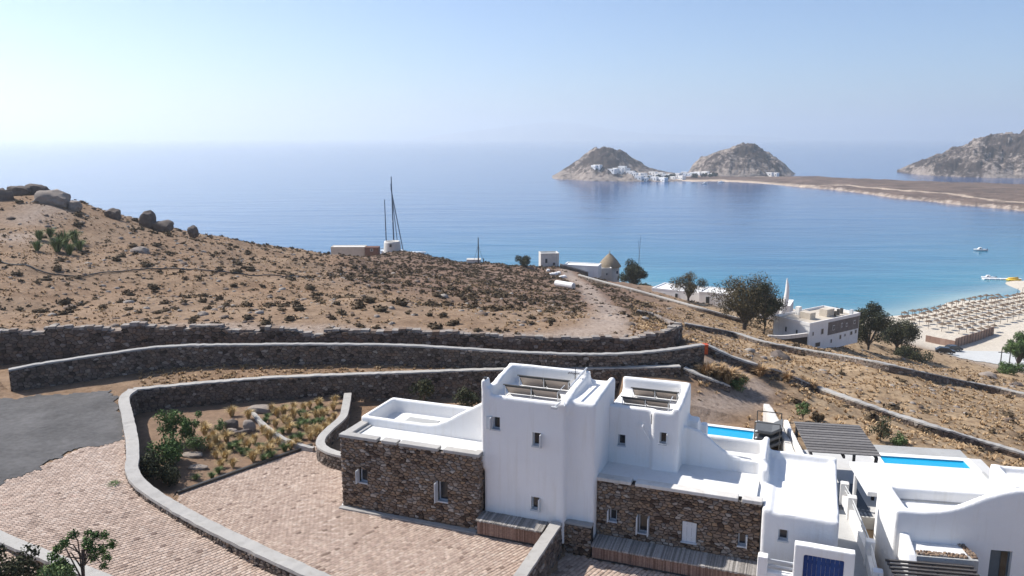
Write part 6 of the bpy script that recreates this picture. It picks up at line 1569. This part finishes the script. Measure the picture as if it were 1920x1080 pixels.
# floating jetty with yellow inflatable
jq = atz(1880, 524, SEA); jf = Frame(jq, -4); jt = thing('floating_jetty', 'white floating jetty moored off the beach', 'jetty', jf)
for i in range(7): MB().box(-7.5 + i * 2.1, -5.6 + i * 2.1, -1.0, 1.0, -.1, .45).build('float', BOATW, jt, bevel=.08)
yi = Frame(atz(1894, 524.5, SEA), 0); yt_ = thing('yellow_inflatable', 'yellow inflatable water toy tied to the white jetty', 'inflatable', yi)
YEL = plain('yellow_vinyl', (.75, .48, .04), .4, .08, 3)
for y_ in (-2.6, -1.7): MB().tube((-2.4, y_, .35), (2.4, y_, .35), .45, .45, 10).build('tube', YEL, yt_, True)
MB().tube((-2.2, -2.15, .85), (1.6, -2.15, 1.1), .4, .4, 10).build('seat_tube', YEL, yt_, True)
motorboat('dark trimmed speedboat at the outer end of the floating jetty', 1853, 522, 170, 5.5)

# ---------------------------------------------------------------- village on the islets
rv = random.Random(9); HV = [(1112, 316), (1118, 314), (1145, 322), (1152, 320), (1165, 318), (1172, 321), (1160, 325), (1180, 327), (1188, 330), (1196, 331), (1204, 330), (1212, 334), (1222, 327), (1228, 331), (1236, 329), (1244, 334), (1252, 331), (1260, 336), (1268, 333), (1275, 337), (1282, 327), (1290, 329), (1298, 328), (1306, 330), (1320, 329), (1332, 330), (1196, 337), (1208, 339), (1225, 338), (1240, 340), (1440, 329), (1452, 330)]
dgv = bpy.context.evaluated_depsgraph_get()
def drop(px, py):
    d = Vector(ray(px, py)).normalized(); best = None
    hit, loc_, n__, i_, ob, mw = S.ray_cast(dgv, Vector(CAM) + d * 700, d)
    return np.array(loc_) if hit else atz(px, py, SEA + 3)
hz_o.hide_viewport = True; dgv = bpy.context.evaluated_depsgraph_get()
for k, (px, py) in enumerate(HV):
    q = drop(px, py); ww = rv.uniform(6, 12); hh = rv.uniform(3.4, 6)
    lab = ('tiny white cube house on the islet shore below the pointed hill', 'tiny white flat roofed house on the isthmus beach')[px > 1275]
    fr = Frame(q, rv.uniform(-62, -30)); th = thing('islet_house', lab, 'house', fr, (0, 0, 0), ('islet village houses', 'isthmus houses')[px > 1275])
    MB().box(-ww / 2, ww / 2, 0, 6, -3, hh).build('wall', PLASTER, th)
    for j in range(2): MB().box(-ww / 2 + (j + .5) * ww / 2 - .6, -ww / 2 + (j + .5) * ww / 2 + .6, -.1, .05, .6, 2.4).build('window', DARKW, th)
for k, (px, py, w_) in enumerate([(1234, 336, 16), (1262, 334, 18), (1250, 337, 12), (1322, 332, 30), (1338, 331, 16), (1302, 333, 14), (1218, 335, 10)]):
    q = drop(px, py); s_ = w_ * q[1] / FPX / 2; cl, rd = clumps_in(9, s_ * .7, s_ * .6, 2.2, 2.6, 1.6, 2.6, 200 + k)
    plant('islet_tree', 'dark tree among the white houses of the islet village', 'tree', q, (0, 0, 1.2), cl, rd, 700, 1.3, DKGREEN, 200 + k, 'trees of the islet village', 2, .25, .3)
hz_o.hide_viewport = False
